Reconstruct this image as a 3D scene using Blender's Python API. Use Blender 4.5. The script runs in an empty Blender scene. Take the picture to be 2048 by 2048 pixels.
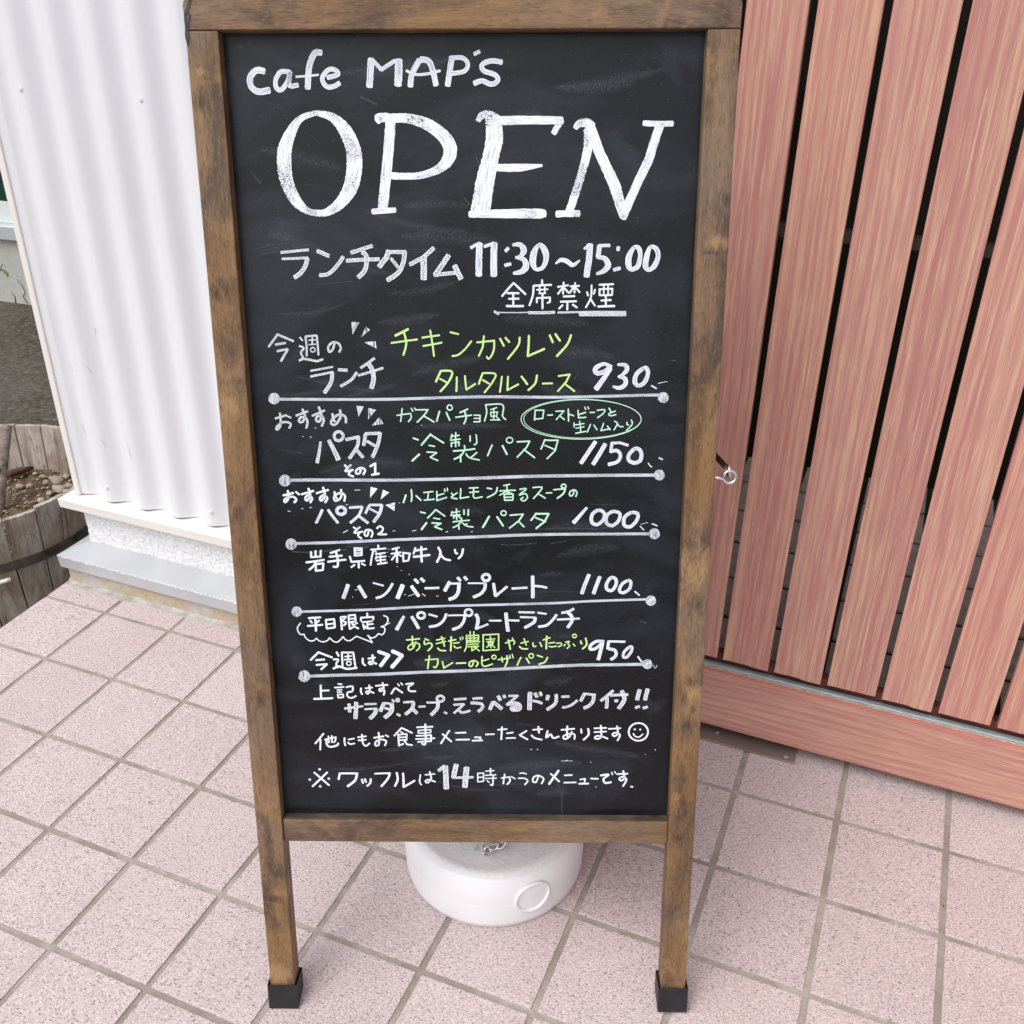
import bpy, bmesh, math, random
from mathutils import Matrix, Vector, noise
random.seed(7)
D = bpy.data
SC = bpy.context.scene
COL = SC.collection

# ---------------------------------------------------------------- camera
cam = D.cameras.new('camera')
cam_o = D.objects.new('camera', cam)
COL.objects.link(cam_o)
RIGHT = Vector((0.9255092, 0.3787183, 0.0022840))
DOWN = Vector((0.1999672, -0.4835391, -0.8521755))
FWD = Vector((-0.3216300, 0.7891530, -0.5232511))
m = Matrix.Identity(4)
for i in range(3):
    m[i][0], m[i][1], m[i][2] = RIGHT[i], -DOWN[i], -FWD[i]
m.translation = Vector((1.6030221, -1.1178089, 1.1071175))
cam_o.matrix_world = m
cam.sensor_width = 36.0
cam.lens = 1980.52 / 2048 * 36.0
cam.shift_x = -14.12 / 2048
cam.shift_y = 51.32 / 2048
cam.clip_start = 0.02
cam.clip_end = 2000
SC.camera = cam_o

# ---------------------------------------------------------------- light
SUN_EL, SUN_AZ = math.radians(58), math.radians(205)      # azimuth measured from +Y clockwise
world = D.worlds.new('World')
SC.world = world
world.use_nodes = True
nt = world.node_tree
bg = nt.nodes['Background']
sky = nt.nodes.new('ShaderNodeTexSky')
sky.sky_type = 'NISHITA'
sky.sun_disc = False
sky.sun_elevation = SUN_EL
sky.sun_rotation = SUN_AZ
sky.air_density = 1.0
sky.dust_density = 4.0
sky.ozone_density = 1.0
hs = nt.nodes.new('ShaderNodeHueSaturation')               # overcast: the blue washed out of the sky
hs.inputs['Saturation'].default_value = 0.30
nt.links.new(sky.outputs[0], hs.inputs['Color'])
nt.links.new(hs.outputs[0], bg.inputs['Color'])
bg.inputs['Strength'].default_value = 0.15
sun = D.lights.new('sun', 'SUN')
sun.energy = 0.8
sun.angle = math.radians(50)
sun.color = (1.0, 0.985, 0.975)
sun_o = D.objects.new('sun', sun)
COL.objects.link(sun_o)
sdir = Vector((math.sin(SUN_AZ) * math.cos(SUN_EL), math.cos(SUN_AZ) * math.cos(SUN_EL), math.sin(SUN_EL)))
sun_o.rotation_euler = sdir.to_track_quat('Z', 'Y').to_euler()
sun_o.location = sdir * 20
SC.view_settings.view_transform = 'Standard'
SC.view_settings.look = 'None'
SC.view_settings.gamma = 1.0
SC.view_settings.exposure = 0.56
SC.view_settings.use_curve_mapping = False

# ---------------------------------------------------------------- node helpers
class Mat:
    def __init__(self, name, rough=0.6, spec=0.5, metal=0.0):
        self.m = D.materials.new(name)
        self.m.use_nodes = True
        self.t = self.m.node_tree
        self.b = self.t.nodes['Principled BSDF']
        self.b.inputs['Roughness'].default_value = rough
        self.b.inputs['Specular IOR Level'].default_value = spec
        self.b.inputs['Metallic'].default_value = metal
    def n(self, kind, **kw):
        nd = self.t.nodes.new('ShaderNode' + kind)
        for k, v in kw.items():
            if k in nd.inputs: self.put(nd.inputs[k], v)
            else: setattr(nd, k, v)
        return nd
    def put(self, sock, v):
        if isinstance(v, bpy.types.NodeSocket): self.t.links.new(v, sock)
        else:
            if hasattr(sock.default_value, '__len__') and not isinstance(v, (int, float)) and len(v) == 3 and len(sock.default_value) == 4: v = (*v, 1)
            sock.default_value = v
    def coord(self, kind='Object', scale=(1, 1, 1), rand=True, rot=(0, 0, 0)):
        tc = self.n('TexCoord')
        src = tc.outputs[kind]
        if rand:
            oi = self.n('ObjectInfo')
            mul = self.n('Math', operation='MULTIPLY'); self.put(mul.inputs[0], oi.outputs['Random']); mul.inputs[1].default_value = 37.0
            add = self.n('VectorMath', operation='ADD'); self.put(add.inputs[0], src); self.put(add.inputs[1], mul.outputs[0])
            src = add.outputs[0]
        mp = self.n('Mapping'); self.put(mp.inputs['Vector'], src)
        mp.inputs['Scale'].default_value = scale
        mp.inputs['Rotation'].default_value = rot
        return mp.outputs[0]
    def noise(self, vec, scale, detail=4, rough=0.55, dist=0.0, out='Fac'):
        nd = self.n('TexNoise'); self.put(nd.inputs['Vector'], vec)
        nd.inputs['Scale'].default_value = scale; nd.inputs['Detail'].default_value = detail
        nd.inputs['Roughness'].default_value = rough; nd.inputs['Distortion'].default_value = dist
        return nd.outputs[out]
    def ramp(self, fac, *stops):
        nd = self.n('ValToRGB'); self.put(nd.inputs[0], fac)
        cr = nd.color_ramp
        while len(cr.elements) < len(stops): cr.elements.new(0.5)
        for e, (p, c) in zip(cr.elements, stops):
            e.position = p
            e.color = (c, c, c, 1) if isinstance(c, (int, float)) else (*c, 1)
        return nd.outputs[0]
    def mix(self, fac, a, b, mode='MIX'):
        nd = self.n('Mix', data_type='RGBA', blend_type=mode)
        self.put(nd.inputs[0], fac); self.put(nd.inputs[6], a); self.put(nd.inputs[7], b)
        return nd.outputs[2]
    def math(self, op, a, b=0.0, clamp=False):
        nd = self.n('Math', operation=op, use_clamp=clamp); self.put(nd.inputs[0], a); self.put(nd.inputs[1], b)
        return nd.outputs[0]
    def color(self, c): self.put(self.b.inputs['Base Color'], c); return self
    def bump(self, h, strength=0.3, dist=0.001):
        nd = self.n('Bump'); self.put(nd.inputs['Height'], h)
        nd.inputs['Strength'].default_value = strength; nd.inputs['Distance'].default_value = dist
        prev = self.b.inputs['Normal'].links
        if prev: self.put(nd.inputs['Normal'], prev[0].from_socket)
        self.put(self.b.inputs['Normal'], nd.outputs[0]); return self

def stained_wood(name, axis, blobs=()):
    """brown stained soft wood, blotchy, grain along the given local axis; blobs = (x, y, rx, ry, kind) stains and knots"""
    M = Mat(name, rough=0.52, spec=0.35)
    s = [30, 30, 30]; s[axis] = 2.6
    fine = [850, 850, 850]; fine[axis] = 110
    cg = M.coord('Object', tuple(s)); cf = M.coord('Object', tuple(fine)); cb = M.coord('Object', (1, 1, 1))
    g = M.noise(cg, 1.0, 6, 0.62, 1.0)
    f = M.noise(cf, 1.0, 3, 0.7)
    warm = M.ramp(g, (0.28, (0.115, 0.055, 0.020)), (0.45, (0.215, 0.115, 0.042)), (0.60, (0.30, 0.168, 0.062)), (0.76, (0.21, 0.118, 0.050)))
    cool = M.ramp(g, (0.28, (0.090, 0.055, 0.035)), (0.45, (0.175, 0.114, 0.068)), (0.60, (0.245, 0.162, 0.098)), (0.76, (0.155, 0.103, 0.066)))
    base = M.mix(M.ramp(M.noise(cb, 4.2, 3, 0.6), (0.42, 0.0), (0.58, 1.0)), warm, cool)
    sb = [16, 16, 16]; sb[axis] = 7
    blot = M.ramp(M.noise(M.coord('Object', tuple(sb)), 1.0, 5, 0.65, 1.0), (0.46, 0.0), (0.64, 0.85))
    base = M.mix(blot, base, (0.070, 0.045, 0.030))
    gold = M.ramp(M.noise(cb, 21, 4, 0.65, 0.5), (0.55, 0.0), (0.70, 0.6))
    base = M.mix(gold, base, (0.36, 0.205, 0.085))
    if blobs:
        ob = M.coord('Object', (1, 1, 1), rand=False)
        wob = M.noise(M.coord('Object', (150, 55, 60), rand=False), 1.0, 5, 0.65, 0.8)
        for (x, y, rx, ry, kind) in blobs:
            mp = M.n('Mapping'); M.put(mp.inputs['Vector'], ob)
            mp.inputs['Scale'].default_value = (1 / rx, 1 / ry, 0.001); mp.inputs['Location'].default_value = (-x / rx, -y / ry, 0)
            ln = M.n('VectorMath', operation='LENGTH'); M.put(ln.inputs[0], mp.outputs[0])
            d = M.math('ADD', ln.outputs['Value'], M.math('MULTIPLY', M.math('SUBTRACT', wob, 0.5), 2.6))
            if kind == 'dark': base = M.mix(M.ramp(d, (0.0, 0.80), (1.15, 0.0)), base, (0.050, 0.034, 0.024))
            elif kind == 'gold': base = M.mix(M.ramp(d, (0.3, 0.8), (1.0, 0.0)), base, (0.40, 0.24, 0.10))
            else:
                rings = M.math('SINE', M.math('MULTIPLY', d, 7.0))
                base = M.mix(M.math('MULTIPLY', M.ramp(d, (0.5, 0.9), (1.0, 0.0)), M.ramp(rings, (0.2, 0.15), (0.8, 1.0))), base, (0.028, 0.021, 0.018))
    pore = M.ramp(f, (0.33, 1.0), (0.44, 0.0))
    base = M.mix(M.math('MULTIPLY', pore, 0.6), base, (0.030, 0.021, 0.016))
    grey = M.ramp(f, (0.55, 0.0), (0.70, 0.5))
    base = M.mix(grey, base, (0.37, 0.24, 0.125))
    base = M.mix(1.0, base, (0.84, 0.84, 0.93), 'MULTIPLY')
    M.color(base); M.bump(f, 0.4, 0.0006)
    M.put(M.b.inputs['Roughness'], M.ramp(M.noise(cb, 30, 3), (0.3, 0.42), (0.7, 0.66)))
    return M.m

def plank_wood(name, axis):
    """pink brown wood look composite, grain along the given local axis"""
    M = Mat(name, rough=0.62, spec=0.3)
    other = [9, 9, 9]; other[axis] = 0.42
    s2 = [190, 190, 190]; s2[axis] = 3.5
    s3 = [560, 560, 560]; s3[axis] = 12
    a = M.noise(M.coord('Object', tuple(other)), 1.6, 3, 0.5, 1.6)
    bb = M.noise(M.coord('Object', tuple(s2)), 1.0, 5, 0.62, 1.3)
    f = M.noise(M.coord('Object', tuple(s3)), 1.0, 3, 0.7, 0.4)
    # cathedral figure: bands from a distorted wave
    w = M.n('TexWave', wave_type='BANDS', bands_direction='X' if axis != 0 else 'Z')
    ws = [1, 1, 1]; ws[axis] = 0.07
    M.put(w.inputs['Vector'], M.coord('Object', tuple(ws)))
    w.inputs['Scale'].default_value = 26; w.inputs['Distortion'].default_value = 11
    w.inputs['Detail'].default_value = 4; w.inputs['Detail Scale'].default_value = 1.2
    v = M.math('ADD', M.math('MULTIPLY', bb, 0.42), M.math('MULTIPLY', a, 0.40))
    v = M.math('ADD', v, M.math('MULTIPLY', w.outputs['Fac'], 0.20))
    base = M.ramp(v, (0.33, (0.42, 0.175, 0.158)), (0.47, (0.475, 0.225, 0.188)), (0.57, (0.51, 0.270, 0.205)), (0.72, (0.58, 0.36, 0.24)))
    oi = M.n('ObjectInfo')
    base = M.mix(1.0, base, M.ramp(oi.outputs['Random'], (0.0, (0.90, 0.90, 0.92)), (0.5, (1.0, 0.97, 0.95)), (1.0, (1.0, 1.03, 1.04))), 'MULTIPLY')
    fl = M.ramp(f, (0.36, 0.7), (0.48, 0.0))
    base = M.mix(fl, base, (0.42, 0.19, 0.165))
    fh = M.ramp(f, (0.53, 0.0), (0.66, 0.6))
    base = M.mix(fh, base, (0.66, 0.43, 0.29))
    M.color(base); M.bump(f, 0.45, 0.0008)
    return M.m

def speckled_tile():
    M = Mat('speckled_tile', rough=0.62, spec=0.35)
    c = M.coord('Object')
    oi = M.n('ObjectInfo')
    base = M.ramp(M.noise(c, 9, 3), (0.3, (0.50, 0.405, 0.400)), (0.7, (0.545, 0.45, 0.44)))
    tint = M.mix(oi.outputs['Random'], (0.91, 0.90, 0.91), (1.0, 1.0, 1.0))
    base = M.mix(1.0, base, tint, 'MULTIPLY')
    mott = M.noise(c, 380, 3, 0.6)
    base = M.mix(M.ramp(mott, (0.36, 0.7), (0.5, 0.0)), base, (0.43, 0.335, 0.335))
    base = M.mix(M.ramp(mott, (0.52, 0.0), (0.62, 0.7)), base, (0.67, 0.59, 0.57))
    sp = M.noise(M.coord('Object', (300, 520, 400)), 1.0, 1.5, 0.5, 0.5)
    base = M.mix(M.ramp(sp, (0.60, 0.0), (0.635, 0.8)), base, (0.135, 0.12, 0.13))
    sp2 = M.noise(c, 620, 1, 0.5)
    base = M.mix(M.ramp(sp2, (0.62, 0.0), (0.66, 0.7)), base, (0.25, 0.215, 0.22))
    wr = M.n('NewGeometry')
    dirt = M.ramp(M.noise(wr.outputs['Position'], 3.5, 4), (0.5, 0.0), (0.8, 0.2))
    base = M.mix(dirt, base, (0.36, 0.27, 0.25))
    M.color(base); M.bump(M.math('ADD', mott, M.noise(c, 120, 2)), 0.5, 0.0007)
    return M.m

def simple(name, col, rough=0.5, spec=0.5, metal=0.0, vary=0.12, scale=30, bump=0.0, bscale=200, bdist=0.0005):
    M = Mat(name, rough, spec, metal)
    c = M.coord('Object')
    lo = tuple(x * (1 - vary) for x in col); hi = tuple(min(1, x * (1 + vary)) for x in col)
    M.color(M.ramp(M.noise(c, scale, 4), (0.3, lo), (0.7, hi)))
    if bump: M.bump(M.noise(c, bscale, 3), bump, bdist)
    return M.m

def uv_mat(name, kind):
    """marker strokes: U runs along a stroke in mm, V from -1 to 1 across it"""
    M = Mat(name, rough=0.75, spec=0.15)
    uv = M.n('UVMap'); sep = M.n('SeparateXYZ'); M.put(sep.inputs[0], uv.outputs[0])
    av = M.math('ABSOLUTE', sep.outputs['Y'])
    mp = M.n('Mapping'); M.put(mp.inputs['Vector'], uv.outputs[0]); mp.inputs['Scale'].default_value = (0.035, 5.0, 1)
    st = M.noise(mp.outputs[0], 1.6, 3, 0.6)
    mp2 = M.n('Mapping'); M.put(mp2.inputs['Vector'], uv.outputs[0]); mp2.inputs['Scale'].default_value = (0.9, 1.5, 1)
    fl = M.noise(mp2.outputs[0], 1.1, 4, 0.75)
    obj = M.coord('Object', rand=False)
    patch = M.noise(obj, 34, 3)
    edge = M.ramp(av, (0.62, 0.0), (0.9, 1.0))
    if kind == 'wet':
        c = M.ramp(st, (0.38, (0.30, 0.33, 0.43)), (0.50, (0.62, 0.65, 0.74)), (0.60, (0.88, 0.89, 0.94)))
        c = M.mix(M.math('MULTIPLY', edge, 0.5), c, (0.90, 0.91, 0.95))
        h = M.math('MULTIPLY', M.ramp(fl, (0.55, 0.0), (0.62, 1.0)), M.ramp(patch, (0.50, 0.0), (0.60, 0.85)))
        c = M.mix(h, c, (0.06, 0.065, 0.08))
    elif kind == 'letter':
        c = M.ramp(st, (0.36, (0.44, 0.47, 0.56)), (0.50, (0.76, 0.78, 0.84)), (0.62, (0.90, 0.90, 0.93)))
        h = M.math('MULTIPLY', M.ramp(fl, (0.50, 0.0), (0.56, 1.0)), M.ramp(patch, (0.50, 0.0), (0.58, 0.95)))
        c = M.mix(h, c, (0.06, 0.065, 0.08))
    elif kind == 'dry':
        c = M.ramp(st, (0.34, (0.42, 0.45, 0.53)), (0.60, (0.84, 0.86, 0.92)))
        h = M.math('MULTIPLY', M.ramp(fl, (0.50, 0.0), (0.55, 0.92)), M.math('SUBTRACT', 1.0, M.math('MULTIPLY', edge, 0.85)))
        c = M.mix(edge, c, (0.88, 0.89, 0.94))
        c = M.mix(h, c, (0.04, 0.043, 0.05))
    elif kind == 'divider':
        c = M.ramp(st, (0.34, (0.30, 0.33, 0.40)), (0.62, (0.66, 0.69, 0.76)))
        h = M.math('MULTIPLY', M.ramp(fl, (0.50, 0.0), (0.58, 0.95)), M.ramp(patch, (0.44, 0.0), (0.56, 0.9)))
        c = M.mix(h, c, (0.03, 0.033, 0.04))
    elif kind == 'bold':
        c = M.ramp(st, (0.36, (0.46, 0.50, 0.60)), (0.56, (0.84, 0.86, 0.91)))
    elif kind == 'lime':
        c = M.ramp(st, (0.36, (0.30, 0.60, 0.18)), (0.58, (0.64, 0.83, 0.36)))
    elif kind == 'mint':
        c = M.ramp(st, (0.36, (0.27, 0.57, 0.40)), (0.58, (0.60, 0.86, 0.68)))
    else:
        c = (0.45, 0.50, 0.58, 1)
    M.color(c)
    if kind in ('faint', 'trace'):
        tr = M.n('BsdfTransparent'); mx = M.n('MixShader')
        fade = M.math('MULTIPLY', M.ramp(fl, (0.42, 0.0), (0.7, 0.34 if kind == 'faint' else 0.11)), M.ramp(av, (0.1, 1.0), (1.0, 0.0)))
        M.put(mx.inputs[0], fade)
        M.put(mx.inputs[1], tr.outputs[0]); M.put(mx.inputs[2], M.b.outputs[0])
        M.put(M.t.nodes['Material Output'].inputs['Surface'], mx.outputs[0])
    return M.m

def blackboard():
    M = Mat('blackboard', rough=0.36, spec=0.33)
    c = M.coord('Object', (1.0, 1.7, 1.0), rand=False)
    c2 = M.coord('Object', (1, 1, 1), rand=False)
    sm = M.noise(c, 5.5, 6, 0.62, 0.8)
    base = M.mix(M.ramp(sm, (0.45, 0.0), (0.80, 0.8)), (0.0045, 0.0051, 0.0070), (0.034, 0.040, 0.056))
    wp = M.noise(c2, 13, 5, 0.6, 0.5)
    base = M.mix(M.ramp(wp, (0.60, 0.0), (0.78, 0.6)), base, (0.036, 0.050, 0.062))
    sp = M.noise(c2, 900, 0)
    base = M.mix(M.ramp(sp, (0.80, 0.0), (0.84, 0.35)), base, (0.3, 0.32, 0.35))
    M.color(base)
    M.put(M.b.inputs['Roughness'], M.ramp(M.noise(c, 18, 4), (0.3, 0.27), (0.7, 0.40)))
    return M.m

def stucco():
    M = Mat('rough_white_stucco', rough=0.85, spec=0.2)
    c = M.coord('Object')
    n1 = M.noise(c, 160, 4, 0.62, 0.6)
    M.color(M.ramp(n1, (0.34, (0.58, 0.59, 0.62)), (0.46, (0.78, 0.79, 0.80)), (0.6, (0.84, 0.84, 0.84))))
    M.bump(n1, 1.0, 0.004)
    return M.m

def dirty_concrete(name, a, b, stain, s=6):
    M = Mat(name, rough=0.9, spec=0.2)
    c = M.coord('Object')
    base = M.ramp(M.noise(c, 70, 5, 0.7), (0.3, a), (0.7, b))
    base = M.mix(M.ramp(M.noise(c, s, 5, 0.65), (0.40, 0.0), (0.62, 0.9)), base, stain)
    fl = M.noise(c, 420, 2)
    base = M.mix(M.ramp(fl, (0.62, 0.0), (0.7, 0.6)), base, (0.14, 0.11, 0.08))
    M.color(base); M.bump(M.noise(c, 180, 4, 0.7), 0.7, 0.002)
    return M.m

def asphalt():
    M = Mat('asphalt', rough=0.9, spec=0.2)
    g = M.n('NewGeometry')
    c = g.outputs['Position']
    n1 = M.noise(c, 55, 5, 0.8)
    base = M.ramp(n1, (0.36, (0.035, 0.028, 0.020)), (0.52, (0.095, 0.082, 0.065)), (0.68, (0.21, 0.185, 0.155)))
    base = M.mix(M.ramp(M.noise(c, 2.2, 3), (0.42, 0.0), (0.65, 0.5)), base, (0.17, 0.155, 0.135))
    M.color(base); M.bump(n1, 1.0, 0.012)
    return M.m

def weathered_stave():
    M = Mat('weathered_wood', rough=0.9, spec=0.15)
    v = M.coord('Object', (34, 34, 2.2)); c = M.coord('Object')
    g = M.noise(v, 1.0, 6, 0.68, 0.7)
    base = M.ramp(g, (0.24, (0.10, 0.08, 0.065)), (0.40, (0.29, 0.235, 0.195)), (0.58, (0.46, 0.405, 0.36)), (0.78, (0.60, 0.56, 0.52)))
    ff = M.noise(M.coord('Object', (300, 300, 16)), 1.0, 3, 0.7)
    base = M.mix(M.ramp(ff, (0.30, 0.75), (0.45, 0.0)), base, (0.045, 0.035, 0.028))
    st = M.noise(M.coord('Object', (9, 9, 14)), 1.0, 4)
    base = M.mix(M.ramp(st, (0.5, 0.0), (0.7, 0.65)), base, (0.23, 0.135, 0.07))
    M.color(base); M.bump(g, 0.7, 0.003)
    return M.m

def soil():
    M = Mat('garden_soil', rough=0.95, spec=0.1)
    c = M.coord('Object')
    n1 = M.noise(c, 48, 6, 0.78)
    base = M.ramp(n1, (0.32, (0.040, 0.026, 0.016)), (0.5, (0.135, 0.090, 0.055)), (0.64, (0.19, 0.145, 0.098)), (0.76, (0.34, 0.28, 0.21)))
    M.color(base); M.bump(n1, 1.0, 0.006)
    return M.m

MT = {}
def build_materials():
    MT['wood_y'] = stained_wood('stained_wood_upright', 1)
    MT['wood_left'] = stained_wood('stained_wood_left', 1, ((-.006, .470, .009, .012, 'dark'), (-.004, .492, .008, .004, 'gold'), (-.008, .297, .006, .010, 'dark'), (.002, -.352, .010, .020, 'dark'), (-.003, -.421, .011, .016, 'dark'), (0, -.385, .012, .008, 'dark'), (-.004, -.49, .02, .02, 'gold'), (.003, -.131, .007, .012, 'dark'), (-.003, .19, .012, .02, 'gold')))
    MT['wood_right'] = stained_wood('stained_wood_right', 1, ((.010, .382, .005, .009, 'dark'), (.002, .335, .020, .0022, 'dark'), (.004, .345, .014, .008, 'gold'), (.005, -.019, .012, .016, 'dark'), (.004, -.120, .012, .014, 'gold'), (.002, -.108, .006, .008, 'dark'), (-.004, -.128, .005, .012, 'dark'), (.006, -.140, .004, .006, 'dark'), (0, -.162, .013, .020, 'dark'), (-.001, -.250, .008, .045, 'dark'), (-.003, -.300, .012, .022, 'dark'), (0, .02, .02, .03, 'gold')))
    MT['wood_x'] = stained_wood('stained_wood_crosswise', 0)
    MT['slat'] = plank_wood('pink_composite_upright', 2)
    MT['rail'] = plank_wood('pink_composite_crosswise', 0)
    MT['tile'] = speckled_tile()
    MT['grout'] = dirty_concrete('grout', (0.31, 0.27, 0.24), (0.41, 0.365, 0.33), (0.24, 0.20, 0.175), 12)
    MT['board'] = blackboard()
    MT['ledge'] = simple('dark_stained_ledge', (0.075, 0.052, 0.036), 0.6, 0.3, vary=0.55, scale=45, bump=0.3)
    for k in ('wet', 'letter', 'dry', 'bold', 'lime', 'mint', 'divider', 'faint', 'trace'): MT[k] = uv_mat('marker_' + k, k)
    MT['rubber'] = simple('black_rubber', (0.014, 0.014, 0.017), 0.5, 0.4, vary=0.3, scale=60)
    MT['chipped'] = simple('dark_paint_chips', (0.03, 0.027, 0.03), 0.5, 0.4, vary=0.4, scale=60)
    MT['steel'] = simple('zinc_steel', (0.72, 0.72, 0.74), 0.22, 0.5, 1.0, vary=0.1)
    MT['brown_steel'] = simple('brown_steel', (0.10, 0.055, 0.03), 0.4, 0.5, 0.6, vary=0.2)
    MT['sheet'] = simple('white_coated_sheet', (0.68, 0.685, 0.715), 0.45, 0.3, vary=0.012, scale=4)
    MT['ivory'] = simple('ivory_trim', (0.72, 0.68, 0.64), 0.5, 0.35, vary=0.02, scale=9)
    MT['mark'] = simple('scratch_marks', (0.36, 0.35, 0.35), 0.7, 0.2)
    MT['stucco'] = stucco()
    MT['flash'] = flash = simple('grey_flashing', (0.49, 0.505, 0.52), 0.42, 0.5, 0.25, vary=0.07, scale=14, bump=0.15, bscale=60)
    MT['worn'] = simple('worn_flashing_edge', (0.85, 0.86, 0.88), 0.5, 0.4, vary=0.1)
    MT['base'] = dirty_concrete('stained_concrete_base', (0.36, 0.33, 0.29), (0.52, 0.49, 0.45), (0.44, 0.33, 0.18), 14)
    MT['mortar'] = dirty_concrete('mortar', (0.40, 0.385, 0.365), (0.52, 0.50, 0.48), (0.30, 0.28, 0.25), 30)
    MT['asphalt'] = asphalt()
    MT['stave'] = weathered_stave()
    MT['strap'] = simple('dark_strap', (0.085, 0.078, 0.062), 0.8, 0.2, vary=0.5, scale=40, bump=0.3)
    MT['soil'] = soil()
    MT['stone'] = simple('pale_pebble', (0.36, 0.31, 0.25), 0.8, 0.3, vary=0.4, scale=26, bump=0.4, bscale=90, bdist=0.002)
    MT['bark'] = simple('bark', (0.22, 0.175, 0.15), 0.9, 0.1, vary=0.5, scale=60, bump=0.8, bscale=110, bdist=0.003)
    MT['redbark'] = simple('red_bark', (0.095, 0.05, 0.036), 0.9, 0.1, vary=0.5, scale=50, bump=0.8, bscale=90, bdist=0.003)
    MT['leaf'] = simple('green_leaf', (0.09, 0.25, 0.03), 0.45, 0.4, vary=0.3, scale=60)
    MT['plastic'] = simple('white_plastic', (0.80, 0.79, 0.80), 0.34, 0.5, vary=0.015, scale=20, bump=0.12, bscale=90)
    MT['plastic_top'] = simple('scuffed_white_plastic', (0.80, 0.78, 0.775), 0.42, 0.5, vary=0.06, scale=120, bump=0.55, bscale=160, bdist=0.0015)
    MT['alu'] = simple('weathered_aluminium', (0.36, 0.40, 0.42), 0.5, 0.5, 0.45, vary=0.15, scale=40)
    MT['redlip'] = simple('red_brown_lip', (0.46, 0.175, 0.14), 0.6, 0.3, vary=0.08)
    MT['darkred'] = simple('dark_red_brown', (0.11, 0.035, 0.028), 0.6, 0.3, vary=0.2)
    MT['crossbar'] = simple('brown_crossbar', (0.07, 0.055, 0.045), 0.7, 0.2)
    MT['grime'] = simple('tan_grime', (0.42, 0.35, 0.26), 0.9, 0.1, vary=0.35, scale=160)
    MT['plate'] = simple('brown_metal_plate', (0.235, 0.165, 0.145), 0.5, 0.4, 0.3, vary=0.25, scale=12)
    MT['paver'] = simple('brown_paver', (0.50, 0.40, 0.38), 0.85, 0.2, vary=0.2, scale=40, bump=0.4)
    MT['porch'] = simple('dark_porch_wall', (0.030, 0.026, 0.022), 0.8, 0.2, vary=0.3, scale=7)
    MT['oldwall'] = dirty_concrete('old_painted_concrete', (0.36, 0.37, 0.34), (0.46, 0.47, 0.45), (0.50, 0.46, 0.40), 3)
    MT['siding'] = simple('white_siding', (0.62, 0.66, 0.66), 0.6, 0.3, vary=0.05)
    MT['darkgreen'] = simple('dark_green_panel', (0.004, 0.030, 0.022), 0.3, 0.5, vary=0.3)
    MT['paint_white'] = simple('white_cord', (0.75, 0.72, 0.66), 0.6, 0.3)
build_materials()

# ---------------------------------------------------------------- object helpers
def props(o, label=None, cat=None, group=None, kind=None):
    if label: o['label'] = label
    if cat: o['category'] = cat
    if group: o['group'] = group
    if kind: o['kind'] = kind
    return o
def link(name, mesh, mat=None, parent=None, mw=None):
    o = D.objects.new(name, mesh)
    COL.objects.link(o)
    if mat is not None and mesh is not None and not mesh.materials: mesh.materials.append(mat)
    if parent is not None: o.parent = parent
    if mw is not None: o.matrix_local = mw
    return o
def empty(name, mw=None):
    o = D.objects.new(name, None); COL.objects.link(o); o.empty_display_size = 0.05
    if mw is not None: o.matrix_world = mw
    return o
def to_mesh(bm, name, smooth=False):
    me = D.meshes.new(name)
    bm.normal_update()
    bm.to_mesh(me); bm.free()
    if smooth:
        for p in me.polygons: p.use_smooth = True
    return me
def box_bm(bm, x0, x1, y0, y1, z0, z1):
    v = [bm.verts.new((x, y, z)) for z in (z0, z1) for x, y in ((x0, y0), (x1, y0), (x1, y1), (x0, y1))]
    for f in ((0, 3, 2, 1), (4, 5, 6, 7), (0, 1, 5, 4), (1, 2, 6, 5), (2, 3, 7, 6), (3, 0, 4, 7)):
        bm.faces.new([v[i] for i in f])
    return v
def box(name, x0, x1, y0, y1, z0, z1, bev=0.0, seg=1, centre=False):
    bm = bmesh.new(); box_bm(bm, x0, x1, y0, y1, z0, z1)
    if bev: bmesh.ops.bevel(bm, geom=list(bm.edges), offset=bev, segments=seg, affect='EDGES', profile=0.6)
    return to_mesh(bm, name)
def frustum(name, b, t):
    """b, t = (x0,x1,y0,y1,z): a solid between two level rectangles"""
    bm = bmesh.new(); v = []
    for (x0, x1, y0, y1, z) in (b, t):
        v += [bm.verts.new(p) for p in ((x0, y0, z), (x1, y0, z), (x1, y1, z), (x0, y1, z))]
    for f in ((0, 3, 2, 1), (4, 5, 6, 7), (0, 1, 5, 4), (1, 2, 6, 5), (2, 3, 7, 6), (3, 0, 4, 7)): bm.faces.new([v[i] for i in f])
    return to_mesh(bm, name)
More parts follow.
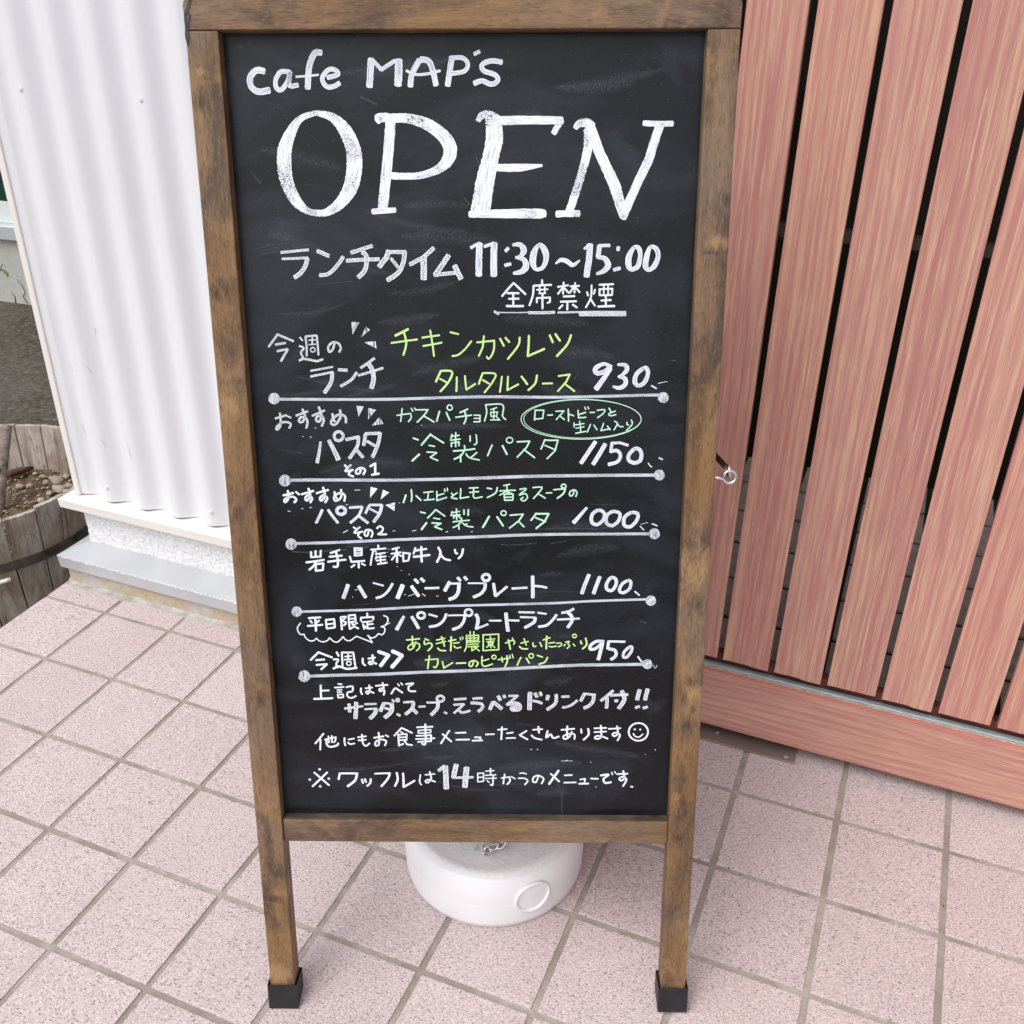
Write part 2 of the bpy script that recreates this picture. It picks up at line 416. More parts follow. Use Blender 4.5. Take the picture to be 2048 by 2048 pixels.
def tube(name, pts, rads, seg=10, closed=False):
    bm = bmesh.new(); pts = [Vector(p) for p in pts]; n = len(pts)
    if isinstance(rads, (int, float)): rads = [rads] * n
    rings = []; prev = None
    for i, p in enumerate(pts):
        a = pts[(i - 1) % n] if (closed or i > 0) else p
        b = pts[(i + 1) % n] if (closed or i < n - 1) else p
        d = (b - a).normalized()
        if prev is None: u = d.orthogonal().normalized()
        else:
            u = prev - d * prev.dot(d); u.normalize()
        prev = u; w = d.cross(u)
        rings.append([bm.verts.new(p + (u * math.cos(2 * math.pi * k / seg) + w * math.sin(2 * math.pi * k / seg)) * rads[i]) for k in range(seg)])
    for i in range(n if closed else n - 1):
        A, B = rings[i], rings[(i + 1) % n]
        off = 0
        if closed and i == n - 1:
            off = min(range(seg), key=lambda o: sum((A[k].co - B[(k + o) % seg].co).length for k in range(seg)))
        for k in range(seg): bm.faces.new((A[k], A[(k + 1) % seg], B[(k + 1 + off) % seg], B[(k + off) % seg]))
    if not closed:
        bm.faces.new(list(reversed(rings[0]))); bm.faces.new(rings[-1])
    return to_mesh(bm, name, True)
def lathe(name, prof, seg=64, cap_top=True):
    bm = bmesh.new(); rings = []
    for r, z in prof: rings.append([bm.verts.new((r * math.cos(2 * math.pi * k / seg), r * math.sin(2 * math.pi * k / seg), z)) for k in range(seg)])
    for A, B in zip(rings, rings[1:]):
        for k in range(seg): bm.faces.new((A[k], A[(k + 1) % seg], B[(k + 1) % seg], B[k]))
    bm.faces.new(list(reversed(rings[0])))
    if cap_top: bm.faces.new(rings[-1])
    return to_mesh(bm, name, True)
T = Matrix.Translation
def RX(a): return Matrix.Rotation(a, 4, 'X')
def RY(a): return Matrix.Rotation(a, 4, 'Y')
def RZ(a): return Matrix.Rotation(a, 4, 'Z')
WRITING = [
 ('title_lettering', 'wet', "white brushed words cafe MAP's across the top of the board",
  's 648,10331,59 576,10338,59 516,10278,60 519,10202,60 582,10158,60 683,10170,60/s 885,10321,45 802,10325,45 749,10258,45 751,10191,45 794,10173,45 859,10245,45 885,10321,45 867,10227,45 891,10204,45 949,10214,45/s 1181,10483,58 1129,10483,58 1088,10427,58 1058,10339,58 1039,10186,58/l 937,10283,21 1145,10299,21/s 1227,10274,45 1325,10303,45 1299,10339,45 1237,10339,45 1178,10270,45 1209,10203,45 1271,10198,45 1334,10228,45/l 1633,10428,63 1609,10199,64/l 1640,10425,37 1723,10340,37 1852,10415,37/l 1886,10418,73 1872,10211,74/s 1985,10201,56 2002,10299,55 2074,10418,55/s 2085,10424,55 2156,10411,55 2193,10336,55 2221,10210,55/s 1952,10331,26 2040,10299,26 2150,10305,26 2261,10330,26/l 2370,10442,55 2327,10206,55/s 2373,10436,42 2469,10435,42 2516,10385,42 2481,10325,42 2354,10304,42/l 2576,10466,37 2623,10488,36/s 2824,10399,47 2728,10410,47 2646,10379,47 2659,10329,47 2762,10294,47 2789,10247,47 2727,10215,48 2644,10244,47 2572,10222,48'),
 ('open_lettering', 'wet', 'very large white outlined capital letters O and P',
  's 1105,9977,46 956,9926,60 856,9803,101 789,9647,136 778,9489,137 798,9356,124 866,9208,108 974,9113,63 1087,9093,63/s 1105,9977,47 1249,9938,81 1362,9828,124 1433,9659,143 1433,9488,151 1385,9315,138 1278,9180,104 1160,9106,73 1073,9093,56/s 1791,9905,97 1750,9566,98 1687,9139,100/s 1695,9931,74 1834,9931,80 1973,9924,88 2139,9872,107 2276,9775,121 2338,9670,130 2313,9565,116 2212,9480,79 2027,9427,63 1787,9427,66/l 1589,9108,53 1804,9122,53/s 1694,9905,67 1674,9937,67 1765,9944,67'),
 ('open_lettering', 'wet', 'very large white capital letters E and N with serifs',
  's 2601,9908,50 2648,9956,66 2722,9956,66 2780,9918,78/s 2739,9924,144 2753,9763,165 2719,9601,157 2665,9383,176 2615,9116,190/l 2779,9904,83 3377,9906,69/l 3371,9906,66 3303,9796,53/s 2742,9498,62 2974,9497,72 3196,9516,25/s 2514,9083,63 2797,9088,81 3151,9087,92 3227,9087,69/s 3504,9842,50 3538,9879,66 3607,9884,83 3654,9852,89/s 3631,9826,100 3621,9654,87 3549,9381,77 3459,9115,78/l 3339,9084,63 3549,9087,63/l 3642,9836,102 3728,9632,95 3886,9326,108 3976,9070,92/l 3967,9047,69 4030,9215,86 4193,9566,88 4285,9867,83/l 4135,9881,51 4401,9877,51'),
 ('lunch_time_lettering', 'dry', 'grey white katakana reading lunch time',
  'l 690,8734,26 955,8760,26/l 697,8676,24 945,8686,24/s 939,8681,43 918,8612,43 870,8548,43 806,8503,44/l 1042,8749,39 1149,8702,39/s 1287,8696,37 1251,8644,37 1181,8569,37 1123,8532,37 1051,8523,37/l 1365,8733,37 1571,8796,36/l 1318,8659,37 1632,8673,37/s 1475,8738,45 1509,8707,45 1508,8622,45 1483,8559,46 1426,8505,46/l 1728,8749,49 1703,8686,50 1632,8603,50/l 1728,8738,37 1892,8738,37/s 1881,8738,45 1869,8654,45 1831,8569,45 1774,8516,46 1706,8478,46/l 1747,8680,32 1815,8596,32/l 2161,8775,41 2055,8685,41 1930,8624,41/l 2063,8680,62 2058,8489,63/l 2302,8706,52 2171,8526,52/l 2160,8524,37 2376,8547,37/l 2360,8611,52 2419,8492,52'),
 ('opening_hours_lettering', 'wet', 'white numerals giving the opening hours 11:30 to 15:00',
  'l 2518,8778,32 2601,8820,32/l 2601,8815,66 2592,8522,67/l 2649,8789,32 2742,8820,32/l 2742,8815,68 2736,8520,69/l 2851,8747,34 2878,8773,34/l 2845,8615,34 2900,8628,34/s 2922,8804,30 2993,8804,48 3026,8752,64 2993,8699,38 2949,8689,21/s 2949,8689,30 3026,8668,48 3048,8604,67 3004,8557,54 2927,8541,30/s 3173,8804,32 3124,8731,64 3114,8636,65 3145,8578,37 3207,8594,43 3239,8668,54 3228,8752,64 3173,8804,43/s 3333,8631,17 3387,8665,41 3447,8648,47 3497,8617,41 3562,8659,19/l 3604,8767,26 3658,8809,26/l 3658,8804,64 3650,8646,64 3631,8514,65/l 3743,8796,32 3848,8798,32/l 3750,8793,48 3739,8694,48/s 3731,8688,34 3802,8678,48 3837,8614,62 3794,8561,49 3729,8535,28/l 3933,8783,36 3927,8753,36/l 3892,8572,37 3952,8588,37/s 4085,8782,37 4036,8699,60 4034,8614,60 4062,8577,43 4121,8604,52 4142,8698,45 4129,8767,49 4085,8782,37/s 4237,8782,37 4205,8698,56 4198,8604,56 4234,8572,41 4285,8614,54 4314,8698,47 4292,8767,49 4237,8782,37'),
 ('no_smoking_lettering', 'bold', 'four small white kanji above a rough white underline',
  'l 2927,8450,22 2816,8327,22/l 2927,8450,22 3043,8343,22/l 2866,8354,22 2976,8354,22/l 2882,8300,22 2976,8302,22/l 2924,8354,22 2924,8235,22/l 2860,8233,24 3021,8233,24/l 3202,8477,22 3205,8439,22/l 3120,8423,22 3291,8432,22/s 3120,8423,22 3115,8338,22 3082,8240,22/l 3153,8386,17 3258,8391,17/l 3180,8413,17 3181,8354,17/l 3230,8413,17 3230,8354,17/l 3175,8351,17 3236,8354,17/l 3154,8267,20 3153,8308,20 3281,8314,20 3281,8271,20 3257,8262,20/l 3208,8348,22 3209,8210,22/l 3357,8413,20 3456,8429,20/l 3412,8455,20 3407,8348,20/l 3407,8413,20 3358,8348,20/l 3418,8402,20 3462,8357,20/l 3478,8418,20 3561,8423,20/l 3522,8450,20 3518,8359,20/l 3511,8413,20 3473,8359,20/l 3528,8407,20 3567,8364,20/l 3413,8323,22 3518,8327,22/l 3386,8273,22 3535,8278,22/l 3452,8273,22 3450,8199,22/l 3403,8240,22 3370,8208,22/l 3503,8246,22 3542,8219,22/l 3639,8364,20 3650,8332,20/l 3716,8386,20 3705,8348,20/s 3682,8428,20 3678,8316,20 3631,8219,20/l 3679,8294,20 3719,8235,20/l 3759,8434,22 3891,8439,22/l 3760,8391,20 3884,8396,20 3882,8337,20 3761,8335,20 3760,8391,20/l 3799,8434,17 3802,8337,17/l 3841,8434,17 3844,8337,17/l 3779,8284,22 3872,8289,22/l 3822,8332,22 3824,8232,22/l 3752,8227,24 3907,8232,24'),
 ('underline', 'dry', 'rough worn white underline below the small kanji',
  'l 2748,8173,11 3093,8173,11/l 3071,8170,29 3326,8173,29/l 3359,8170,20 4019,8175,20/l 3571,8151,31 4020,8152,31/l 2737,8181,24 2781,8154,24'),
 ('this_week_lunch_lettering', 'dry', "grey white writing this week's lunch",
  'l 502,7838,22 601,7960,22 754,7894,22/l 571,7860,22 674,7877,22/l 584,7796,22 693,7816,22 616,7699,23/l 819,7932,18 845,7899,18/s 808,7849,20 851,7827,20 820,7783,20 838,7736,20/s 798,7704,23 839,7721,23 918,7710,23 974,7699,23 1034,7718,23/l 875,7938,20 881,7849,20 875,7749,20/l 876,7940,20 989,7949,20 994,7760,20/l 907,7903,13 975,7908,13/l 904,7860,13 972,7865,13/l 943,7932,16 938,7860,16/s 963,7810,13 956,7795,13 939,7788,13 924,7795,13 918,7810,13 926,7826,13 942,7833,13 958,7826,13 963,7810,13/s 1159,7877,22 1139,7816,22 1103,7788,22 1095,7838,22 1142,7883,22 1198,7872,22 1218,7827,22 1201,7788,22/p 1333,8081 1416,8076 1343,7960/p 1476,8037 1514,8004 1426,7933/p 1452,7883 1565,7894 1573,7822/l 905,7603,20 1129,7643,20/l 902,7547,23 1126,7592,23/s 1120,7586,39 1103,7490,39 1032,7386,39/l 1184,7615,32 1269,7609,32/s 1364,7587,29 1304,7513,30 1198,7451,30/l 1406,7632,27 1547,7727,27/l 1380,7558,25 1627,7632,25/s 1488,7671,47 1519,7615,47 1530,7525,48 1505,7434,48'),
 ('divider_line', 'wet', 'first white rule with a dot at each end',
  's 518,7321,30 836,7319,30 1635,7320,30 2548,7346,30 3414,7343,30 4366,7366,30 4417,7341,30/p 579,7327 573,7301 553,7281 530,7270 504,7270 483,7281 465,7301 464,7326 472,7351 487,7372 513,7383 538,7383 562,7372 573,7352/p 4474,7341 4471,7317 4454,7298 4434,7287 4409,7287 4388,7298 4369,7317 4365,7341 4370,7365 4382,7384 4405,7394 4429,7394 4453,7384 4466,7365'),
 ('cutlet_lettering', 'lime', 'yellow green katakana naming the chicken cutlet',
  'l 1764,7949,27 1889,8010,27/l 1722,7877,20 1976,7911,20/s 1849,7982,22 1868,7872,22 1836,7761,22/l 2027,7929,20 2196,7952,20/l 2036,7848,20 2217,7881,20/l 2107,7999,20 2138,7750,20/l 2305,7982,20 2383,7963,20/s 2509,7894,20 2446,7817,20 2377,7761,20 2321,7750,20'),
 ('cutlet_lettering', 'lime', 'yellow green katakana ending the chicken cutlet name',
  'l 2566,7883,20 2735,7900,20/s 2735,7897,20 2732,7817,20 2705,7750,20 2677,7722,20 2660,7744,20/l 2634,7944,20 2622,7839,20 2582,7752,20/l 2793,7919,22 2830,7850,22/l 2847,7928,22 2883,7886,22/s 2987,7930,22 2970,7850,22 2869,7722,22/l 3077,7947,24 3066,7750,25 3228,7820,25/l 3281,7952,24 3312,7884,24/l 3337,7963,24 3382,7900,24/s 3490,7952,24 3452,7861,24 3353,7750,25'),
 ('tartar_sauce_lettering', 'lime', 'yellow green katakana starting the tartar sauce line',
  'l 2204,7604,23 2151,7497,23/s 2204,7604,23 2312,7596,23 2282,7503,23 2194,7400,23/l 2191,7525,20 2259,7489,20/l 2360,7542,20 2353,7401,21/l 2441,7554,20 2453,7418,20 2542,7475,20'),
 ('tartar_sauce_lettering', 'lime', 'yellow green katakana ending the tartar sauce line',
  'l 2619,7582,20 2578,7475,20/s 2619,7582,20 2743,7574,20 2714,7492,20 2634,7390,21/l 2618,7514,20 2680,7478,20/l 2809,7548,20 2788,7395,20/l 2870,7548,20 2862,7413,20 2972,7472,20/l 3004,7549,23 3061,7472,23/s 3157,7560,23 3140,7481,23 3072,7413,23/l 3214,7479,20 3310,7481,20/l 3372,7554,20 3484,7569,20 3446,7492,20 3367,7404,20/l 3429,7481,20 3532,7404,20'),
 ('price_lettering', 'wet', 'bluish white price 930',
  's 3895,7645,34 3815,7673,38 3737,7628,51 3750,7583,47 3817,7594,45 3872,7639,34/l 3886,7628,43 3819,7527,52 3747,7427,59/s 3956,7667,25 4029,7662,43 4048,7617,47 3999,7561,34 3965,7549,23/s 3965,7549,29 4033,7527,47 4035,7470,48 3980,7436,43 3917,7450,25/s 4211,7630,43 4145,7572,47 4131,7493,50 4171,7459,40 4227,7493,47 4258,7572,45 4244,7630,43 4211,7630,43/l 4296,7459,16 4348,7431,16/l 4363,7482,7 4452,7501,7'),
 ('recommended_lettering', 'dry', 'small hiragana over the first pasta heading with three flecks',
  'l 518,7125,22 635,7159,22/s 569,7181,22 571,7109,22 561,7042,22 526,7009,22 522,7031,22 575,7081,22 636,7087,22 671,7065,22 651,7026,22/l 640,7148,20 678,7133,20/l 729,7153,22 852,7198,22/s 799,7219,24 821,7142,24 785,7087,24 755,7098,24 777,7137,24 826,7131,24 842,7087,24 825,7026,24/l 894,7153,22 1023,7209,22/s 965,7242,24 987,7154,24 961,7093,24 929,7109,24 948,7148,24 997,7143,24 1006,7098,24 983,7048,24/s 1100,7176,22 1104,7121,22 1121,7093,22/s 1177,7214,24 1179,7143,24 1125,7065,24 1083,7071,24 1093,7115,24 1163,7165,24 1228,7143,24 1230,7082,24/p 1346,7255 1420,7248 1362,7143/p 1463,7233 1541,7215 1458,7116/p 1574,7143 1615,7071 1493,7055'),
 ('pasta_lettering', 'dry', 'thick grey white katakana pasta, first of two',
  'l 962,6886,25 914,6670,38/l 1047,6900,40 1133,6704,54/s 1196,6945,31 1180,6912,31 1147,6898,31 1115,6912,31 1103,6945,31 1118,6978,31 1152,6992,31 1184,6978,31 1196,6945,31/l 1222,6909,33 1356,6937,33/s 1350,6937,36 1334,6842,36 1248,6716,36/l 1311,6820,36 1387,6727,36/l 1423,6966,36 1399,6851,36/l 1423,6971,33 1573,6977,33/s 1573,6977,38 1546,6865,38 1485,6730,38/l 1436,6893,31 1512,6848,31'),
 ('number_one_lettering', 'bold', 'small bold white writing numbered 1',
  's 1197,6644,25 1223,6621,25 1258,6648,25 1199,6582,25 1276,6595,25/s 1255,6587,25 1231,6547,25 1277,6527,25/s 1363,6616,25 1343,6559,25 1309,6557,25 1313,6593,25 1363,6618,25 1403,6593,25 1382,6550,25/l 1458,6633,27 1509,6662,27 1505,6548,27/l 1471,6544,25 1542,6557,25'),
 ('gazpacho_lettering', 'mint', 'mint green katakana starting the gazpacho pasta name',
  'l 1750,7158,15 1888,7177,15/s 1888,7177,15 1892,7133,15 1863,7094,15/l 1804,7226,15 1784,7094,15/l 1895,7230,13 1911,7199,13/l 1928,7234,13 1942,7210,13/l 1949,7215,16 2064,7216,16 2024,7160,16 1951,7089,17/l 2013,7155,16 2121,7091,17/l 2179,7199,18 2149,7100,18/l 2247,7188,18 2281,7111,18/s 2310,7238,15 2302,7219,15 2283,7211,15 2265,7219,15 2257,7238,15 2265,7256,15 2284,7264,15 2302,7256,15 2310,7238,15/l 2386,7188,18 2463,7222,18/l 2342,7139,16 2501,7161,16/s 2430,7205,18 2446,7133,18 2423,7073,18/l 1907,6927,18 1956,6908,18/l 1963,6759,22 1889,6691,22/l 2085,6967,20 1988,6855,20/l 2085,6961,18 2215,6877,18/l 2065,6852,16 2120,6841,16/l 2041,6782,16 2141,6776,16 2073,6729,16 2150,6695,16/l 2300,6965,16 2288,6922,16/l 2299,6945,16 2371,6956,16/l 2282,6905,16 2381,6917,16/l 2292,6838,16 2292,6877,16 2370,6887,16 2369,6850,16/l 2339,6984,16 2336,6838,16/l 2424,6850,16 2429,6810,16/l 2313,6793,18 2529,6816,18/s 2424,6799,18 2384,6743,18 2317,6709,18/l 2384,6754,18 2383,6681,18/s 2440,6765,16 2472,6726,16 2574,6701,16/l 2550,6779,16 2489,6729,16/l 2484,6950,16 2484,6895,16/s 2545,6962,16 2550,6878,16 2524,6860,16'),
 ('gazpacho_lettering', 'mint', 'mint green writing of the cold pasta name, upper line',
  'l 2528,7161,15 2588,7161,15 2584,7095,15 2524,7095,15/l 2528,7128,13 2585,7130,13/s 2644,7266,15 2654,7189,15 2631,7101,15/s 2644,7266,15 2813,7266,15 2813,7156,15 2845,7117,15/l 2693,7216,13 2755,7238,13/l 2693,7189,13 2764,7194,13 2752,7154,13 2698,7149,13 2693,7189,13/l 2726,7227,13 2725,7117,13/l 2692,7114,13 2785,7112,13 2752,7145,13/l 2706,6856,17 2659,6745,17/l 2811,6850,20 2855,6761,20/s 2916,6907,13 2906,6886,13 2883,6877,13 2859,6886,13 2850,6906,13 2860,6927,13 2883,6935,13 2906,6927,13 2916,6907,13/l 2960,6890,17 3087,6896,17 3048,6823,17 2960,6730,17/l 3026,6811,17 3137,6727,17/l 3241,6913,17 3203,6817,17/l 3246,6907,17 3373,6907,17 3346,6801,17 3264,6716,17/l 3241,6854,16 3337,6812,16'),
 ('oval_note', 'mint', 'thin green oval around two small lines of writing',
  's 4206,7123,9 4200,7091,9 4179,7060,9 4143,7031,9 4095,7004,9 4034,6979,9 3962,6958,9 3882,6941,9 3794,6929,9 3702,6921,9 3607,6919,9 3512,6921,9 3419,6928,9 3331,6941,9 3250,6957,9 3177,6978,9 3115,7002,9 3066,7029,9 3029,7058,9 3007,7089,9 3000,7121,9 3007,7153,9 3029,7183,9 3065,7212,9 3115,7239,9 3176,7263,9 3247,7284,9 3328,7300,9 3415,7312,9 3506,7320,9 3600,7322,9 3694,7320,9 3785,7313,9 3873,7301,9 3953,7285,9 4025,7264,9 4087,7241,9 4137,7214,9 4174,7185,9 4198,7154,9 4206,7123,9/s 4206,7125,7 4200,7094,7 4179,7065,7 4145,7036,7 4097,7010,7 4037,6987,7 3967,6967,7 3889,6951,7 3803,6939,7 3713,6931,7 3620,6929,7 3527,6931,7 3436,6938,7 3350,6950,7 3271,6966,7 3200,6986,7 3139,7009,7 3091,7035,7 3055,7063,7 3033,7093,7 3026,7123,7 3033,7154,7 3055,7183,7 3090,7211,7 3138,7237,7 3198,7260,7 3268,7280,7 3347,7296,7 3432,7307,7 3521,7315,7 3613,7317,7 3705,7315,7 3794,7308,7 3880,7296,7 3959,7281,7 4029,7261,7 4090,7238,7 4139,7213,7 4175,7185,7 4198,7155,7 4206,7125,7/l 3140,7211,15 3135,7112,15/l 3140,7211,15 3228,7212,15 3217,7129,15 3138,7121,15/l 3268,7162,15 3315,7165,15/l 3348,7201,14 3430,7206,14 3354,7118,14/l 3386,7157,14 3436,7118,14/l 3473,7223,15 3477,7102,15/l 3479,7173,15 3528,7157,15/l 3571,7212,15 3578,7135,15 3651,7141,15/l 3572,7166,15 3648,7190,15/l 3639,7245,13 3647,7220,13/l 3669,7247,13 3678,7225,13/l 3692,7190,14 3737,7192,14/s 3762,7212,15 3838,7218,15 3823,7179,15 3769,7139,15/l 3881,7234,15 3904,7190,15/s 3944,7204,15 3879,7177,15 3900,7157,15 3950,7169,15/l 3533,7085,13 3533,7041,13/l 3541,7063,13 3634,7078,13/l 3589,7102,13 3602,6991,13/l 3552,7030,13 3634,7044,13/l 3551,6978,14 3652,6997,14/l 3699,7069,14 3668,6991,14/l 3732,7063,14 3766,7014,14/l 3830,7080,14 3805,7005,14 3897,7025,14/l 3869,7053,14 3898,7014,14/s 3939,7102,14 3969,7078,14 3936,7012,14/s 3969,7078,14 3990,7049,14 4028,7047,14/s 4065,7092,14 4068,7067,14 4082,7064,14/s 4108,7114,15 4118,7070,15 4062,7009,15'),
 ('price_lettering', 'wet', 'bluish white price 1150',
  'l 3752,6891,44 3611,6672,45/l 3852,6867,47 3735,6661,47/l 3912,6878,29 4000,6883,29 4083,6856,29/l 3920,6875,33 3909,6785,33/s 3909,6791,38 3975,6800,38 4010,6746,38 3978,6684,38 3890,6657,38/s 4151,6819,42 4095,6757,42 4097,6701,42 4155,6673,43 4212,6701,42 4221,6769,42 4195,6814,42 4151,6819,42/s 4294,6673,13 4311,6647,13 4332,6631,13/l 4402,6726,18 4439,6710,18'),
 ('divider_line', 'wet', 'second white rule with a dot at each end',
  's 596,6481,34 726,6487,34 1148,6488,34 1756,6489,34 2424,6506,34 3203,6534,34 4358,6547,34 4409,6547,34/p 633,6481 626,6454 604,6431 580,6419 552,6419 530,6431 511,6453 510,6481 518,6508 534,6530 562,6543 589,6543 614,6531 626,6509/p 4468,6548 4465,6523 4448,6503 4427,6492 4402,6492 4380,6503 4361,6523 4357,6548 4362,6573 4374,6593 4398,6604 4423,6604 4446,6593 4460,6573'),
 ('recommended_lettering', 'bold', 'small bold hiragana over the second pasta heading with three flecks',
  'l 545,6324,27 645,6349,27/s 593,6372,27 594,6297,27 559,6251,28 549,6271,28 589,6303,27 645,6309,27 675,6280,28 653,6251,28/l 677,6361,23 707,6334,23/l 732,6336,25 858,6373,25/s 809,6396,27 821,6321,27 784,6269,28 768,6292,27 799,6327,27 839,6295,27 819,6251,28/l 890,6348,25 1010,6383,25/s 961,6408,27 973,6321,27 933,6269,28 921,6298,27 962,6327,27 997,6296,27 974,6252,28/s 1076,6362,25 1080,6321,25 1095,6293,25/s 1145,6385,25 1135,6298,25 1079,6266,25 1068,6310,25 1126,6350,25 1179,6327,25 1172,6266,25/p 1450,6417 1522,6398 1439,6297/p 1577,6386 1641,6357 1548,6282/p 1595,6224 1696,6251 1686,6160'),
 ('pasta_lettering', 'wet', 'bluish white katakana pasta, second of two',
  'l 938,6170,30 865,6029,30/l 998,6170,32 1092,6030,32/s 1178,6161,37 1164,6133,37 1131,6121,37 1100,6133,37 1088,6161,37 1103,6189,37 1135,6201,37 1167,6189,37 1178,6161,37/l 1220,6194,28 1355,6204,28/s 1355,6200,30 1312,6112,30 1223,6032,30/l 1317,6101,32 1406,6030,32/l 1429,6218,28 1386,6134,28/l 1430,6224,28 1559,6224,28/s 1559,6224,34 1533,6136,35 1467,6042,35/l 1433,6183,23 1522,6136,23'),
 ('number_two_lettering', 'bold', 'small bold white writing numbered 2',
  's 1254,5983,23 1287,5965,23 1323,5989,23 1257,5924,23 1343,5936,23/s 1320,5930,23 1295,5894,23 1330,5862,23/s 1412,5954,23 1392,5889,23 1364,5900,23 1377,5948,23 1429,5954,23 1450,5918,23 1433,5877,23/s 1498,5972,23 1527,5995,23 1560,5972,23 1542,5930,23 1503,5907,23 1592,5907,23'),
 ('shrimp_lettering', 'mint', 'mint green writing starting the shrimp pasta name',
  's 1869,6387,18 1872,6312,18 1865,6263,18/l 1811,6329,21 1783,6251,21/l 1917,6323,18 1966,6275,18/l 1997,6358,16 2092,6368,16/l 2045,6361,16 2036,6287,16/l 2000,6277,16 2102,6287,16/l 2132,6370,16 2129,6272,16 2231,6307,16/l 2131,6324,16 2204,6347,16/l 2211,6396,14 2216,6368,14/l 2239,6405,14 2243,6376,14/l 2283,6353,16 2304,6324,16/s 2341,6356,16 2279,6307,16 2340,6293,16/l 2379,6400,16 2371,6296,16 2461,6313,16/l 1957,6149,18 2007,6138,18/l 2016,6032,23 1963,5961,23/l 2115,6173,18 2029,6085,18/l 2121,6173,18 2210,6105,18/l 2091,6085,16 2153,6074,16/l 2072,6032,18 2168,6027,18 2100,5991,18 2173,5962,19/l 2284,6156,15 2276,6118,15/l 2290,6144,15 2363,6156,15/l 2272,6113,15 2368,6121,15/l 2300,6082,15 2300,6103,15 2362,6106,15 2362,6086,15/l 2330,6185,15 2331,6071,15/l 2408,6174,18 2408,6125,18/l 2454,6176,18 2449,6115,18/l 2379,6086,16 2381,6062,16/l 2293,6045,16 2463,6063,16/s 2384,6057,16 2343,6010,16 2292,5983,16/l 2349,6015,16 2354,5966,16/s 2389,6033,16 2439,5998,16 2499,5989,16/l 2440,6027,14 2411,6007,14'),
 ('shrimp_lettering', 'mint', 'mint green writing ending the shrimp pasta name',
  'l 2467,6406,16 2557,6411,16/l 2472,6359,16 2562,6369,16/s 2514,6408,16 2509,6360,16 2516,6302,16 2600,6314,16/l 2652,6406,18 2696,6398,18/s 2755,6412,17 2735,6354,17 2651,6306,17/l 2820,6433,15 2883,6447,15/l 2780,6377,16 2942,6384,16/l 2853,6441,15 2856,6355,15/l 2853,6378,15 2780,6331,15/l 2858,6372,16 2920,6340,16/l 2825,6343,16 2830,6277,16 2914,6280,16 2917,6343,16 2825,6343,16/l 2830,6308,15 2912,6311,15/s 2987,6395,16 3054,6401,16 2981,6335,16 3043,6349,16 3065,6309,16 3032,6272,16 2995,6289,16 3021,6309,16/s 3121,6413,16 3214,6416,16 3177,6355,16 3127,6297,16/l 3169,6352,16 3248,6300,16/l 3259,6356,16 3315,6358,16/l 3333,6390,16 3456,6399,16/s 3453,6396,20 3434,6350,20 3373,6300,20/s 3461,6428,16 3454,6414,16 3437,6408,16 3420,6414,16 3412,6428,16 3419,6443,16 3437,6449,16 3454,6443,16 3461,6428,16/s 3546,6385,16 3530,6333,16 3502,6327,16 3501,6368,16 3546,6391,16 3574,6362,16 3563,6319,16/l 2668,6104,23 2602,5987,23/l 2750,6099,21 2812,6003,21/s 2845,6140,16 2837,6122,16 2818,6114,16 2799,6122,16 2791,6140,16 2799,6158,16 2818,6165,16 2837,6158,16 2845,6140,16/l 2886,6117,18 3021,6129,18 2976,6058,18 2879,5979,18/l 2970,6058,18 3029,5994,18/l 3150,6129,21 3103,6064,21/l 3150,6135,21 3285,6135,21 3241,6047,21 3156,5976,21/l 3150,6092,18 3254,6050,18'),
 ('price_lettering', 'wet', 'bluish white price 1000',
  'l 3678,6200,30 3545,6039,46/s 3802,6175,39 3737,6131,39 3731,6049,39 3788,6019,39 3851,6072,39 3858,6143,39 3802,6175,39/s 3953,6160,37 3890,6119,37 3886,6037,37 3946,6008,37 4009,6061,37 4021,6137,37 3953,6160,37/s 4139,6149,39 4071,6096,39 4070,6014,39 4133,5997,39 4196,6062,39 4207,6132,39 4139,6149,39/l 4234,6003,13 4275,5962,13/l 4357,6030,14 4412,6007,14/l 4239,6021,6 4313,6043,6'),
 ('divider_line', 'wet', 'third white rule with a dot at each end',
  's 618,5803,32 813,5809,32 1050,5816,32 1733,5850,32 2534,5882,32 3207,5909,32 4325,5921,32 4382,5921,32/p 649,5797 642,5770 621,5748 598,5736 570,5735 548,5748 530,5770 529,5797 537,5824 552,5846 579,5859 606,5859 630,5847 642,5825/p 4443,5921 4440,5895 4422,5874 4401,5863 4375,5863 4353,5874 4333,5895 4329,5921 4334,5947 4347,5968 4371,5979 4396,5979 4420,5968 4434,5947'),
 ('beef_lettering', 'bold', 'small bold white kanji line about local beef',
